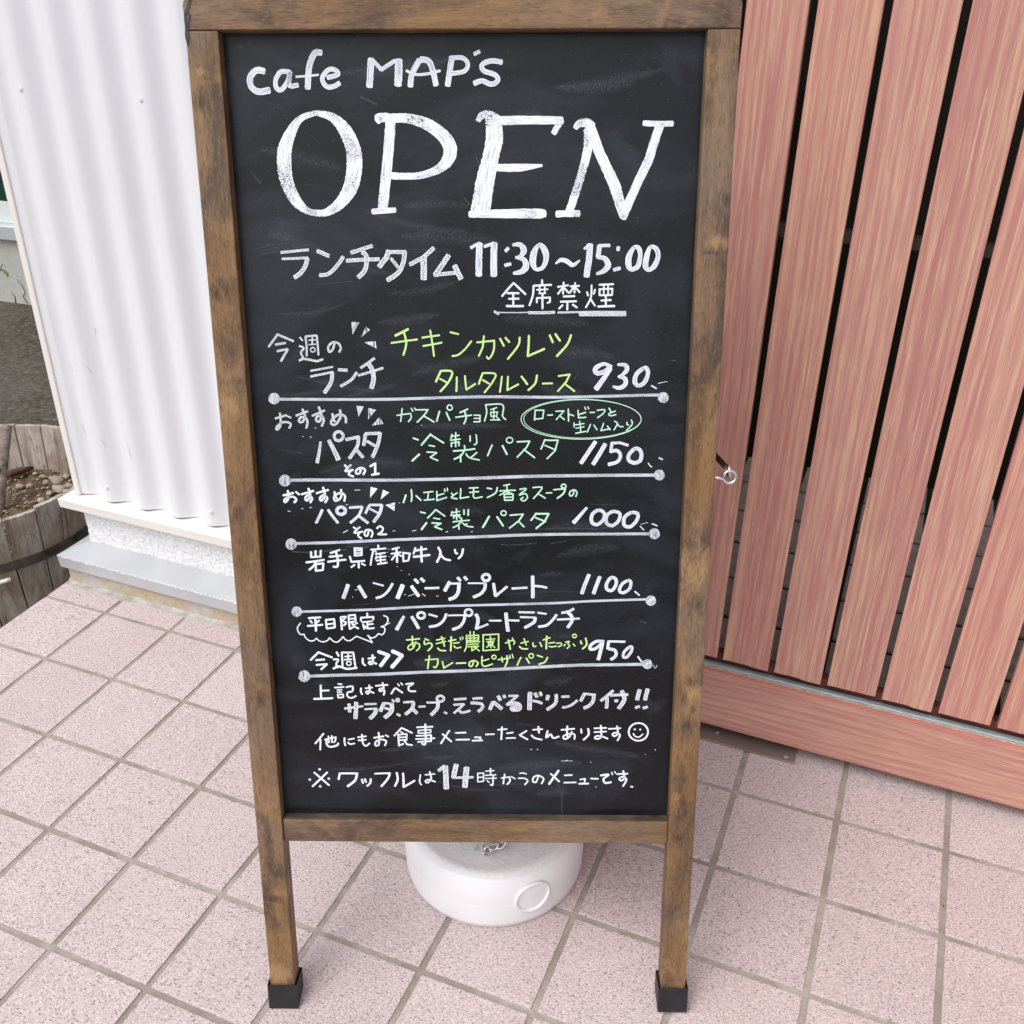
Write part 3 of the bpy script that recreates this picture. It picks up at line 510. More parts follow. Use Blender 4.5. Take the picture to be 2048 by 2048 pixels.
  'l 792,5711,25 790,5654,25 892,5660,25/l 841,5722,25 838,5659,25/l 896,5726,25 889,5660,25/l 735,5596,25 923,5625,25/s 840,5608,25 809,5556,25 763,5516,25/l 833,5577,25 831,5502,25 905,5513,25 915,5585,25 833,5577,25/l 998,5700,25 1093,5735,25/l 985,5660,25 1115,5672,25/l 965,5603,25 1153,5626,25/s 1054,5717,27 1070,5614,27 1058,5548,27 1020,5550,27/l 1252,5754,22 1250,5672,22 1324,5678,22 1328,5752,22 1252,5754,22/l 1253,5727,18 1325,5730,18/l 1251,5700,18 1323,5702,18/l 1198,5661,25 1211,5603,25 1349,5615,25/l 1288,5609,25 1287,5540,25/l 1243,5571,22 1208,5544,22/l 1320,5583,22 1354,5567,22/l 1503,5787,22 1502,5759,22/l 1425,5739,22 1578,5753,22/s 1452,5736,22 1430,5661,22 1413,5570,22/l 1468,5724,16 1480,5710,16/l 1472,5690,20 1571,5705,20/l 1482,5667,20 1470,5636,20/l 1521,5696,20 1522,5591,20/l 1476,5652,20 1577,5665,20/l 1476,5616,20 1571,5628,20/l 1489,5579,22 1585,5595,22/l 1648,5744,22 1718,5763,22/l 1636,5694,22 1734,5710,22/l 1692,5748,25 1694,5602,25/l 1690,5694,22 1639,5628,22/l 1712,5687,20 1740,5668,20/l 1761,5708,22 1760,5611,22 1813,5620,22 1832,5697,22 1761,5706,22/l 1891,5760,22 1870,5695,22/l 1887,5729,25 2007,5749,24/l 1954,5771,27 1954,5608,27/l 1871,5661,27 2038,5683,27/s 2133,5764,27 2155,5698,27 2115,5606,27/s 2147,5698,25 2195,5641,25 2255,5626,25/s 2306,5742,24 2311,5708,25 2329,5699,25/s 2391,5747,27 2375,5682,27 2342,5645,27'),
 ('hamburg_lettering', 'wet', 'bluish white katakana starting the hamburg plate line',
  'l 1163,5346,43 1105,5197,43/l 1277,5332,43 1344,5206,43/l 1431,5370,20 1539,5339,20/s 1637,5362,29 1587,5280,30 1524,5222,30 1456,5198,30/l 1743,5345,50 1683,5199,50/l 1838,5334,41 1910,5223,41/l 1874,5409,36 1909,5372,36/l 1940,5421,36 1972,5387,36/l 1979,5311,27 2127,5317,27/l 2244,5382,43 2189,5283,43/l 2244,5364,25 2359,5365,25/s 2342,5362,41 2332,5272,41 2295,5213,41 2234,5187,41/l 2329,5432,34 2357,5397,34/l 2401,5440,34 2425,5409,34'),
 ('hamburg_lettering', 'wet', 'bluish white katakana ending the hamburg plate line',
  'l 2438,5369,20 2624,5368,20/s 2619,5366,36 2613,5308,36 2568,5249,36 2493,5214,36/s 2668,5433,34 2656,5407,34 2628,5396,34 2600,5407,34 2589,5433,34 2601,5459,34 2629,5470,34 2657,5459,34 2668,5433,34/l 2707,5366,36 2727,5226,36/l 2727,5224,30 2849,5332,29/l 2904,5311,27 3063,5321,27/l 3121,5449,40 3124,5210,41/s 3140,5342,27 3211,5335,27 3271,5322,27'),
 ('price_lettering', 'wet', 'bluish white price 1100',
  'l 3715,5468,43 3643,5259,43/l 3830,5445,43 3768,5259,43/s 3950,5438,38 3903,5370,38 3909,5307,38 3962,5295,38 4002,5359,38 3997,5419,38 3950,5438,38/s 4123,5404,36 4061,5359,36 4041,5290,36 4083,5269,36 4145,5313,36 4158,5389,36 4123,5404,36/l 4203,5284,18 4254,5240,18'),
 ('divider_line', 'wet', 'fourth white rule with a dot at each end',
  's 631,5040,28 1061,5054,28 1416,5068,28 1973,5103,28 2524,5122,28 3339,5148,28 3732,5172,27 4315,5195,27 4368,5192,27/p 654,5041 648,5015 628,4994 606,4982 581,4982 560,4994 543,5015 542,5041 549,5067 564,5088 589,5099 614,5099 637,5088 648,5067/p 4432,5181 4429,5155 4412,5134 4391,5123 4366,5123 4345,5134 4326,5155 4322,5180 4326,5206 4339,5227 4362,5238 4387,5238 4410,5227 4424,5207'),
 ('weekday_lettering', 'bold', 'small bold white kanji for weekdays only inside a scalloped bubble',
  'l 721,4967,25 847,4976,25/l 736,4937,23 753,4911,23/l 831,4940,23 805,4914,23/l 704,4875,25 862,4890,25/l 790,4967,28 790,4820,28/l 904,4947,25 909,4848,25 996,4861,25 993,4956,25 904,4947,25/l 912,4896,23 991,4906,23/l 1067,4974,25 1071,4837,25/s 1067,4978,23 1123,4984,23 1084,4939,23 1122,4917,23 1095,4883,23/l 1151,4998,23 1150,4921,23 1223,4930,23 1221,5005,23 1151,4998,23/l 1152,4960,21 1222,4965,21/l 1150,4921,23 1157,4843,23 1189,4862,23/s 1181,4915,23 1206,4874,23 1250,4850,23/l 1242,4913,18 1202,4889,18/l 1353,5023,25 1353,4990,25/l 1282,4940,23 1284,4975,23 1418,4985,23 1413,4952,23/l 1292,4922,21 1399,4934,21/l 1348,4928,23 1348,4866,23/l 1352,4896,21 1408,4902,21/s 1302,4898,23 1311,4844,23/s 1313,4880,23 1345,4850,23 1417,4854,23/s 628,4907,16 594,4859,16 597,4811,16 620,4778,16 659,4779,16/s 659,4779,16 673,4739,16 716,4703,16 761,4707,16 791,4734,16/s 791,4734,16 817,4704,16 861,4692,16 907,4708,16 933,4740,16/s 933,4740,16 974,4698,16 1020,4693,16 1080,4753,16/s 1080,4753,16 1109,4715,16 1154,4709,16 1223,4760,16/l 1223,4760,16 1393,4686,16 1347,4772,16/s 1347,4772,16 1379,4742,16 1424,4751,16 1462,4791,16/s 1462,4791,16 1504,4779,16 1533,4821,16 1531,4859,16 1496,4869,16/s 1496,4869,18 1547,4893,18 1571,4941,18 1565,4982,18 1529,4998,18/l 1559,4897,8 1593,4915,8'),
 ('bread_plate_lettering', 'wet', 'bluish white katakana starting the bread plate lunch line',
  'l 1743,4991,32 1662,4840,46/l 1829,4987,39 1897,4856,39/s 1969,5002,30 1957,4977,30 1928,4966,30 1900,4976,30 1889,5001,30 1902,5027,30 1930,5037,30 1958,5027,30 1969,5002,30/l 2013,5014,25 2101,4988,25/s 2201,5021,32 2166,4943,32 2098,4889,32 2014,4871,32/l 2223,5003,21 2389,5006,21/s 2398,5004,34 2386,4944,34 2343,4878,35 2264,4841,35/s 2477,5037,27 2465,5010,28 2437,4999,28 2409,5010,28 2398,5037,27 2410,5064,27 2438,5075,27 2466,5064,27 2477,5037,27/s 2517,5016,39 2538,4957,39 2520,4849,39/l 2515,4849,25 2643,4904,25'),
 ('bread_plate_lettering', 'wet', 'bluish white katakana ending the bread plate lunch line',
  'l 2659,4945,23 2786,4946,23/l 2837,5031,41 2858,4827,42/l 2869,4952,25 2977,4947,25/l 2975,5044,25 3141,5042,25/l 2991,4988,23 3152,4983,23/s 3149,4983,37 3136,4930,37 3039,4866,37/l 3176,5039,25 3268,5025,25/s 3378,5017,32 3329,4948,32 3269,4894,32 3186,4879,32/l 3433,5037,30 3505,5050,30 3560,5085,30/l 3385,4960,25 3622,4973,25/s 3488,5053,39 3539,4996,39 3540,4937,39 3499,4872,39'),
 ('this_week_lettering', 'bold', 'small bold white writing this week is, before two chevrons',
  'l 713,4479,26 803,4570,26 946,4510,26/l 770,4476,26 860,4485,26/l 772,4420,26 885,4430,26 820,4369,26/l 1000,4571,26 1018,4529,26/s 962,4486,24 1013,4486,24 987,4431,24 1004,4392,24/s 956,4379,28 1014,4404,28 1103,4376,28 1207,4389,28/l 1056,4568,23 1056,4413,24/l 1056,4569,23 1180,4570,23 1196,4395,24/l 1088,4521,19 1156,4529,19/l 1080,4484,19 1159,4490,19/l 1123,4551,21 1122,4487,21/s 1151,4442,19 1143,4424,19 1125,4417,19 1108,4424,19 1102,4441,19 1110,4459,19 1128,4466,19 1145,4459,19 1151,4442,19/s 1280,4500,26 1279,4445,26 1303,4420,26/l 1340,4497,23 1414,4510,23/s 1387,4540,26 1389,4457,26 1365,4430,26 1343,4445,26 1361,4463,26 1424,4437,26/l 1456,4580,44 1561,4537,45 1472,4415,45/l 1608,4584,49 1707,4536,49 1595,4400,49'),
 ('farm_lettering', 'lime', 'small lime green hiragana starting the farm vegetable line',
  'l 1764,4718,19 1904,4733,19/s 1827,4762,19 1826,4678,19 1836,4627,19/s 1864,4696,17 1834,4627,17 1788,4603,18 1778,4639,17 1836,4682,17 1897,4672,17 1898,4624,17 1866,4594,18/l 1962,4733,17 2002,4715,17/s 1957,4709,19 1958,4667,19 2015,4685,19 2038,4649,19 1992,4594,19/l 2088,4719,17 2178,4740,17/l 2084,4677,17 2185,4704,17/l 2142,4758,20 2171,4649,20/s 2097,4625,20 2125,4601,20 2183,4595,20/l 2219,4708,19 2295,4726,19/l 2246,4758,21 2237,4595,21/l 2272,4683,17 2330,4692,17/s 2274,4650,17 2299,4626,17 2349,4636,17/l 2342,4747,14 2351,4719,14/l 2365,4759,14 2373,4731,14/l 1959,4485,16 2094,4497,16/s 2094,4497,19 2092,4436,19 2063,4393,19 2047,4406,19/l 2005,4534,19 1984,4384,19/l 2144,4467,18 2159,4391,18 2256,4455,18/l 2295,4447,21 2397,4452,21/s 2487,4475,19 2464,4414,19 2436,4420,19 2442,4462,19 2493,4481,19 2532,4451,19 2511,4411,19'),
 ('farm_lettering', 'lime', 'small lime green writing ending the farm vegetable line',
  'l 2412,4777,15 2411,4711,15 2539,4720,15 2542,4778,15 2412,4769,15/l 2452,4819,15 2450,4715,15/l 2491,4819,15 2492,4715,15/l 2406,4741,14 2540,4748,14/l 2414,4695,15 2553,4703,15/s 2411,4699,16 2410,4645,16 2386,4590,16/l 2432,4669,14 2539,4677,14/l 2429,4642,15 2541,4649,15/l 2466,4645,15 2467,4596,15 2499,4615,15/l 2488,4642,15 2547,4594,15/l 2527,4643,15 2505,4621,15/l 2590,4781,17 2588,4597,17 2756,4610,17 2758,4791,17 2590,4781,17/l 2623,4728,14 2718,4736,14/l 2668,4764,14 2668,4710,14/l 2629,4703,14 2709,4710,14/l 2645,4691,14 2698,4694,14 2695,4674,14 2647,4672,14 2645,4691,14/l 2667,4670,14 2626,4637,14/l 2667,4667,14 2673,4631,14/l 2678,4664,14 2715,4637,14/s 2829,4686,16 2896,4717,16 2930,4707,16 2919,4673,16/l 2905,4746,16 2914,4723,16/l 2861,4725,20 2882,4616,20/l 2997,4687,16 3077,4708,16/l 3030,4738,16 3055,4663,16/s 2980,4647,19 3014,4621,19 3069,4621,19/s 3127,4690,17 3133,4648,17 3159,4652,17/l 3200,4696,17 3222,4648,17/l 3237,4724,17 3311,4751,17/l 3275,4769,21 3271,4622,21/l 3298,4688,16 3363,4697,16/s 3301,4652,16 3326,4645,16 3379,4653,16/s 3382,4685,16 3426,4691,16 3434,4665,16 3401,4647,16/s 3476,4701,16 3521,4710,16 3501,4683,16 3524,4659,16 3494,4628,16/l 3460,4659,16 3474,4674,16/l 3560,4680,16 3580,4656,16/s 3593,4774,15 3588,4759,15 3574,4753,15 3559,4759,15 3553,4774,15 3559,4788,15 3573,4794,15 3587,4788,15 3593,4774,15/s 3643,4716,19 3641,4696,19 3655,4684,19/s 3693,4747,21 3705,4675,21 3662,4624,21/s 2576,4530,18 2575,4439,18 2609,4414,18 2688,4442,18/l 2581,4475,16 2649,4500,16/s 2728,4522,16 2721,4507,16 2705,4500,16 2689,4507,16 2683,4522,16 2689,4538,16 2705,4544,16 2721,4538,16 2728,4522,16/l 2750,4492,16 2885,4513,16/l 2789,4519,18 2797,4468,18/s 2845,4537,19 2849,4471,19 2822,4407,19/l 2874,4546,14 2882,4511,14/l 2902,4556,14 2913,4513,14/l 2997,4520,19 2957,4428,19/l 3055,4512,19 3087,4453,19/s 3133,4539,16 3126,4520,16 3109,4512,16 3091,4520,16 3084,4539,16 3091,4558,16 3109,4565,16 3126,4558,16 3133,4539,16/l 3176,4545,19 3230,4525,19/s 3285,4521,20 3255,4466,20 3193,4442,20'),
 ('price_lettering', 'wet', 'bluish white price 950',
  's 3888,4709,37 3810,4711,37 3747,4663,37 3748,4620,37 3803,4629,37 3869,4687,37/l 3874,4693,42 3834,4500,42/l 3931,4712,28 4117,4709,28/l 3941,4706,35 3933,4625,35/s 3946,4625,37 4014,4604,37 4021,4543,37 3972,4500,37/s 4171,4650,35 4114,4592,35 4103,4534,35 4139,4525,35 4187,4592,35 4193,4643,35 4171,4650,35/l 4261,4536,21 4308,4471,21/s 4438,4438,6 4445,4401,6 4465,4411,6 4472,4436,6'),
 ('divider_line', 'wet', 'fifth white rule with a dot at each end',
  's 692,4287,37 1021,4301,37 1437,4313,37 1952,4341,37 2454,4361,37 3177,4406,37 3638,4432,37 4071,4440,37 4363,4447,37/p 697,4287 690,4256 667,4231 641,4217 612,4217 588,4230 567,4255 566,4286 575,4317 592,4342 621,4356 650,4356 676,4343 690,4318/p 4422,4448 4419,4422 4402,4402 4382,4390 4357,4390 4337,4401 4318,4422 4314,4447 4319,4473 4331,4493 4354,4505 4377,4505 4400,4494 4413,4473'),
 ('all_above_lettering', 'bold', 'small white line saying all of the above',
  'l 803,4177,25 800,4017,25/l 808,4112,23 889,4117,23/l 721,4014,27 924,4024,27/l 996,4196,20 1034,4192,20/l 956,4152,20 1056,4161,20/l 984,4122,18 1031,4127,18/l 982,4096,18 1029,4100,18/l 984,4069,20 988,4030,20 1044,4036,20 1044,4072,20 984,4069,20/s 1086,4158,23 1152,4167,23 1145,4108,23 1097,4096,23 1091,4048,23 1134,4028,23 1184,4052,23/s 1244,4144,23 1240,4103,23 1252,4073,23/l 1294,4144,20 1367,4153,20/s 1336,4180,23 1338,4109,23 1313,4077,23 1296,4100,23 1327,4112,23 1380,4089,23/l 1408,4174,23 1538,4187,23/s 1483,4210,23 1493,4139,23 1459,4110,23 1441,4127,23 1475,4145,23 1500,4110,23 1490,4066,23/s 1575,4081,23 1618,4146,23 1652,4128,23 1696,4095,23/l 1649,4199,16 1665,4176,16/l 1682,4211,16 1703,4188,16/s 1741,4197,23 1822,4207,23 1767,4164,23 1776,4117,23 1840,4112,23'),
 ('set_includes_lettering', 'dry', 'thick white writing starting the salad and soup line',
  'l 1051,3899,27 1254,3930,27/l 1103,3953,39 1106,3858,39/l 1182,3972,48 1165,3780,48/l 1277,3954,25 1402,3958,25/l 1274,3891,25 1410,3901,25/s 1399,3893,46 1383,3841,46 1329,3781,46/l 1489,3967,43 1445,3871,43/l 1489,3967,27 1592,3956,27/s 1575,3947,48 1566,3866,48 1493,3791,48/l 1497,3908,30 1551,3888,30/l 1583,4009,25 1603,3980,25/s 1657,4004,23 1652,3992,23 1642,3987,23 1631,3992,23 1627,4004,23 1632,4016,23 1643,4020,23 1653,4016,23 1657,4004,23/l 1628,3834,30 1662,3816,30/l 1706,3977,27 1820,3985,27/s 1815,3975,41 1796,3903,41 1723,3833,41/l 1801,3903,39 1848,3846,39/l 1873,3925,25 1943,3930,25/l 1961,3978,25 2091,3979,25/s 2085,3974,41 2073,3905,41 2006,3827,41/s 2150,4024,30 2138,3999,30 2111,3989,30 2083,3999,30 2073,4024,30 2085,4049,29 2112,4060,29 2140,4050,29 2150,4024,30/l 2151,3860,25 2180,3846,25/l 2267,4016,30 2393,4026,29/l 2258,3951,27 2372,3960,27 2259,3852,27/s 2306,3894,30 2349,3856,30 2434,3879,30'),
 ('set_includes_lettering', 'dry', 'thick white writing ending the choice of drink line',
  'l 2470,4026,29 2573,4033,29/s 2450,3973,36 2502,3973,36 2564,3961,36 2575,3920,36 2527,3869,37/s 2655,3899,43 2691,3986,43/l 2694,3986,43 2785,3906,43/l 2748,4057,41 2770,4010,41/l 2810,4069,34 2821,4040,34/l 2864,4061,27 2965,4064,27/l 2958,4062,29 2842,3954,30/s 2846,3957,39 2940,3975,39 2988,3946,39 2978,3898,39 2904,3892,39 2893,3919,39 2956,3934,39/l 3096,4101,52 3091,3901,52/s 3129,4004,32 3183,3994,32 3228,3973,32/l 3150,4095,38 3172,4051,38/l 3206,4107,34 3221,4068,34/l 3296,4069,41 3285,4019,41/s 3382,4081,38 3385,4031,38 3369,3966,39 3286,3900,39/l 3443,4053,29 3525,4058,29/s 3614,4011,29 3561,3961,30 3507,3934,30 3456,3924,30/l 3694,4094,38 3654,4006,39/l 3699,4090,29 3812,4078,29/s 3796,4078,41 3785,3998,41 3740,3944,41 3691,3920,41/l 4005,4131,34 3875,4008,34/l 3942,4048,38 3937,3921,39/l 3979,4073,32 4167,4083,32/s 4101,4127,47 4129,4023,48 4072,3918,48/s 4057,4009,20 4053,4001,20 4043,3998,20 4032,4001,20 4027,4008,20 4031,4016,20 4042,4019,20 4053,4016,20 4057,4009,20/l 4294,4140,47 4271,4024,48/l 4380,4149,47 4357,4024,47/l 4255,3926,34 4298,3943,34/l 4341,3923,34 4384,3938,34'),
 ('other_meals_lettering', 'bold', 'white line about many other meals, left half',
  'l 799,3590,23 701,3467,23/l 762,3517,23 751,3390,23/l 811,3514,21 934,3546,21/l 852,3557,21 853,3478,21/l 891,3562,21 886,3481,21/s 934,3546,21 928,3505,21 908,3481,21/s 828,3521,26 830,3453,26 867,3425,26 943,3444,26 957,3469,26/s 1032,3537,23 1028,3488,23 1035,3445,23/l 1075,3518,21 1136,3531,21/s 1068,3482,21 1089,3461,21 1139,3470,21/s 1229,3580,23 1233,3477,23 1264,3440,23 1307,3471,23/l 1181,3547,21 1272,3560,21/l 1185,3509,21 1270,3517,21/l 1362,3542,23 1467,3561,23/s 1414,3606,23 1418,3527,23 1408,3453,23 1372,3447,23 1378,3490,23 1432,3521,23 1495,3503,23 1479,3448,23/l 1492,3576,21 1522,3558,21/l 1673,3666,23 1588,3570,23/l 1673,3666,23 1786,3606,23/l 1661,3616,18 1688,3601,18/l 1632,3580,23 1635,3446,23 1683,3467,23/l 1632,3580,21 1726,3589,21 1723,3516,21 1641,3512,21/l 1636,3547,19 1724,3553,19/l 1695,3510,23 1727,3461,23 1781,3453,23/l 1843,3673,23 2018,3682,23/l 1858,3636,18 1857,3602,18 1994,3609,18 1995,3646,18 1858,3636,18/l 1834,3569,21 1999,3579,21 1997,3506,21/l 1828,3529,21 2036,3540,21/l 1849,3493,21 1997,3503,21/s 1937,3712,25 1937,3530,25 1924,3460,26 1894,3475,26/l 2203,3635,23 2106,3476,23/l 2127,3592,23 2222,3501,23/l 2273,3608,23 2383,3612,23/l 2277,3522,23 2420,3527,23/l 2486,3555,23 2546,3555,23 2543,3514,23/l 2458,3511,23 2567,3515,23'),
 ('other_meals_lettering', 'bold', 'white line about many other meals, right half with a smiling face',
  'l 2606,3589,21 2699,3593,21/l 2743,3648,21 2841,3657,21/l 2787,3681,23 2778,3529,23/l 2841,3606,21 2908,3615,21/l 2835,3545,21 2933,3548,21/l 3059,3637,23 2983,3585,23 3070,3531,23/l 3130,3650,21 3233,3659,21/l 3190,3689,23 3198,3614,23/s 3114,3583,23 3152,3549,23 3229,3530,23/s 3293,3635,25 3278,3556,25 3327,3597,25 3354,3551,25 3416,3569,25/l 3446,3652,23 3587,3667,23/s 3511,3697,23 3506,3636,23 3515,3564,23/s 3561,3631,21 3534,3564,21 3480,3539,21 3469,3576,21 3534,3606,21 3590,3598,21 3591,3540,21/l 3663,3661,23 3668,3617,23/s 3740,3668,25 3746,3595,25 3693,3532,25/l 3810,3672,21 3941,3678,21/l 3811,3624,21 3942,3633,21/s 3880,3705,23 3888,3578,23 3851,3541,23 3816,3553,23 3839,3578,23 3899,3572,23 3958,3546,23/l 3968,3667,21 4098,3676,21/s 4059,3700,23 4070,3609,23 4030,3576,23 4011,3603,23 4056,3621,23 4095,3589,23 4070,3524,23/s 4404,3632,23 4397,3590,23 4376,3555,23 4342,3531,23 4301,3522,23 4260,3530,23 4225,3554,23 4200,3589,23 4191,3631,23 4198,3672,23 4220,3708,23 4253,3731,23 4294,3740,23 4335,3732,23 4370,3709,23 4394,3674,23 4404,3632,23/s 4261,3663,18 4259,3659,18 4256,3658,18 4253,3659,18 4252,3663,18 4253,3666,18 4256,3667,18 4259,3666,18 4261,3663,18/s 4321,3661,18 4320,3657,18 4317,3656,18 4314,3657,18 4313,3660,18 4314,3664,18 4317,3665,18 4320,3664,18 4321,3661,18/s 4242,3610,18 4264,3578,18 4308,3568,18 4347,3605,18'),
 ('waffle_note_lettering', 'bold', 'bottom white line about waffles, left half',
  'l 667,3101,26 823,2941,26/l 812,3104,26 638,2927,26/s 735,3143,28 734,3141,28 731,3141,28 728,3141,28 726,3143,28 728,3145,28 731,3146,28 734,3145,28 735,3143,28/s 615,3011,28 614,3008,28 611,3007,28 609,3008,28 608,3011,28 609,3014,28 612,3015,28 614,3014,28 615,3011,28/s 831,3025,28 830,3022,28 827,3021,28 825,3022,28 824,3025,28 825,3028,28 828,3029,28 830,3028,28 831,3025,28/s 728,2926,29 727,2924,29 724,2922,29 722,2924,29 721,2926,29 722,2929,29 725,2930,29 727,2929,29 728,2926,29/l 938,3019,28 954,3092,28 1148,3093,28/s 1151,3093,31 1121,3002,31 1036,2928,31/l 1200,3015,26 1211,2971,26/l 1234,3021,26 1245,2984,26/s 1300,3022,26 1293,2972,26 1257,2934,26/l 1353,3091,24 1520,3098,24/s 1520,3096,28 1495,3029,28 1419,2932,29/s 1598,3103,28 1606,3018,28 1573,2936,28/l 1670,3097,28 1670,2924,29/l 1670,2924,29 1795,3004,28/s 1864,3082,19 1853,2994,19 1871,2953,19/l 1919,3080,19 2025,3093,19/s 1970,3120,21 1984,3033,21 1944,2980,21 1917,2998,21 1956,3020,21 2028,2993,21'),
 ('fourteen_lettering', 'dry', 'large rough numerals 14 in the bottom line',
  'l 2072,3136,42 2138,3193,42/l 2149,3190,63 2152,2908,64/l 2271,3211,59 2237,3053,59/l 2223,3047,31 2459,3055,31/l 2386,3172,66 2363,2929,66'),
 ('waffle_note_lettering', 'bold', 'bottom white line about waffles, right half',
  'l 2511,3103,17 2509,2994,17 2574,3001,17 2577,3106,17 2511,3103,17/l 2516,3051,17 2574,3055,17/l 2599,3130,17 2692,3138,17/l 2654,3166,20 2656,3081,20/l 2598,3078,17 2715,3086,17/l 2598,3038,17 2720,3044,17/s 2685,3081,20 2681,2989,20 2673,2949,20 2653,2962,20/l 2615,3012,17 2638,2988,17/l 2778,3046,20 2866,3060,20/s 2866,3060,22 2874,3010,22 2842,2967,22/l 2814,3095,20 2798,2974,20/l 2889,3066,17 2930,3036,17/s 2983,3106,17 3018,3112,17 3058,3100,17/s 2969,3043,20 3029,3046,20 3074,3015,20 3041,2965,20/s 3192,3071,22 3169,2998,22 3132,3005,22 3140,3058,22 3192,3081,22 3251,3042,22 3230,2979,22/l 3419,3141,30 3315,2973,30/l 3332,3102,22 3428,3004,22/l 3489,3083,22 3570,3089,22/l 3484,2991,22 3615,2995,22/l 3664,3032,20 3719,3042,20 3712,2985,20/l 3654,2978,25 3755,2980,25/l 3786,3046,22 3864,3043,22/s 3896,3086,27 3983,3097,27 3928,3043,27 3945,2991,27 4009,3000,27/l 4015,3126,17 4025,3096,17/l 4049,3136,17 4058,3116,17/l 4076,3103,22 4192,3110,22/s 4144,3143,25 4159,3051,25 4119,3022,25 4104,3051,25 4146,3071,25 4182,3032,25 4148,2952,25/l 4238,2946,22 4255,2943,22'),
 ('chalk_smear', 'faint', 'faint swept scratches beside the lunch time line',
  's 456,8771,10 602,8807,10 767,8821,10/s 465,8739,8 655,8781,8 854,8807,8/s 485,8716,9 708,8755,9 964,8812,9/s 506,8707,6 630,8749,6 820,8791,6/l 996,8441,8 1374,8468,8/l 1586,8770,5 2352,8759,5/l 1629,8738,5 2461,8740,5'),
 ('chalk_smear', 'faint', 'faint wiped marks beside the price 1000',
  's 2788,5798,14 2981,5798,14 3163,5817,14/s 3310,5811,14 3390,5829,14 3480,5841,14/s 3710,6241,9 3823,6235,9 3991,6234,9/s 3772,5966,12 3840,5978,12 3918,5990,12/s 4486,6167,7 4505,6121,7 4534,6092,7/s 3140,5965,12 3433,5980,12 3772,5972,12'),
 ('chalk_smear', 'faint', 'faint drip line running down to the lower rail',
  's 3409,2980,12 3445,2888,12 3458,2782,13 3460,2601,13/s 3479,2974,7 3474,2888,7 3466,2768,8 3459,2675,8/l 2597,2955,7 3414,3020,7/l 2562,3027,6 3169,3071,6/l 2597,2948,6 3123,2972,6'),
 ('chalk_smear', 'faint', 'faint wiped haze beside the beef line',
  's 596,5716,25 791,5707,25 1011,5729,25 1164,5740,25/s 1177,5775,16 1296,5764,16 1394,5766,16/s 1421,5139,9 1287,5121,9 1198,5115,9'),
 ('chalk_speck', 'bold', 'tiny stray chalk specks below the recommended heading',
  'l 781,6942,7 788,6938,7/l 858,6937,8 872,6933,8/l 913,7029,7 927,7027,7/l 1994,7061,7 1998,7055,7'),
 ('chalk_speck', 'bold', 'tiny stray chalk specks above the second pasta heading',
  'l 579,6157,9 601,6153,9/l 722,6181,7 739,6183,7/l 807,6193,7 830,6195,7/l 1143,5923,9 1190,5950,9/l 1285,6382,7 1341,6384,7/l 1661,5943,6 1684,5946,6/l 1866,5943,7 1906,5954,7/l 2217,5932,8 2234,5941,8/l 2478,5937,7 2495,5942,7/l 1187,6226,6 1204,6229,6/l 1738,6248,6 1747,6244,6'),
 ('chalk_speck', 'bold', 'tiny stray chalk specks around the hamburg line',
  'l 1234,5288,7 1256,5291,7/l 1605,5744,7 1612,5742,7/l 1593,5710,7 1598,5708,7/l 1613,5662,7 1618,5660,7/l 1690,5553,7 1696,5550,7/l 1733,5511,7 1739,5508,7/l 1813,5467,7 1819,5463,7/l 1949,5247,10 1965,5237,10/l 1971,5223,9 1982,5233,9/l 2097,5224,7 2119,5223,7/l 1800,5223,6 1866,5246,6/l 1203,5211,7 1207,5206,7/l 1756,5240,6 1772,5237,6'),
 ('chalk_speck', 'bold', 'tiny stray chalk specks above the bottom line',
  'l 3498,3269,10 3516,3276,10/l 3452,3266,5 3574,3267,5/l 3777,3251,9 3782,3247,9/l 4491,3412,9 4496,3407,9/l 4383,3352,6 4387,3348,6/l 3841,2944,6 3845,2933,6/l 3098,3409,6 3121,3404,6/l 3173,3409,6 3191,3407,6'),
 ('chalk_speck', 'faint', 'pale chalk smudges near the right edge of the board',
  'l 4270,4946,23 4337,4926,23/l 3456,4555,9 3521,4555,9/l 3557,4495,9 3664,4498,9/l 2873,4354,6 2870,4244,6/l 2941,4911,7 2975,4913,7'),
 ('chalk_speck', 'faint', 'faint chalk flecks scattered around the big letters',
  'l 1522,10111,19 1672,10046,19/l 2462,9233,22 2546,9125,22/l 2580,9591,19 2614,9499,19/l 1353,10320,13 1380,10307,13/l 458,9463,17 549,9356,17'),
 ('chalk_speck', 'faint', 'pale chalk smudges by the first price',
  'l 3525,7526,16 3569,7571,16/l 4466,7707,13 4534,7707,13/l 2643,7677,7 2659,7649,7/l 3523,7663,9 3532,7659,9'),
]

GRIT = [(1.905, -.148), (1.488, -.052), (1.46, -.03), (.62, -.33), (1.70, .02), (1.80, -.10)]
# ================================================================ the ground
low = link('lower_ground', box('lower_ground', -300, 300, -300, 300, -0.6, -0.25), MT['asphalt'])
props(low, kind='structure')

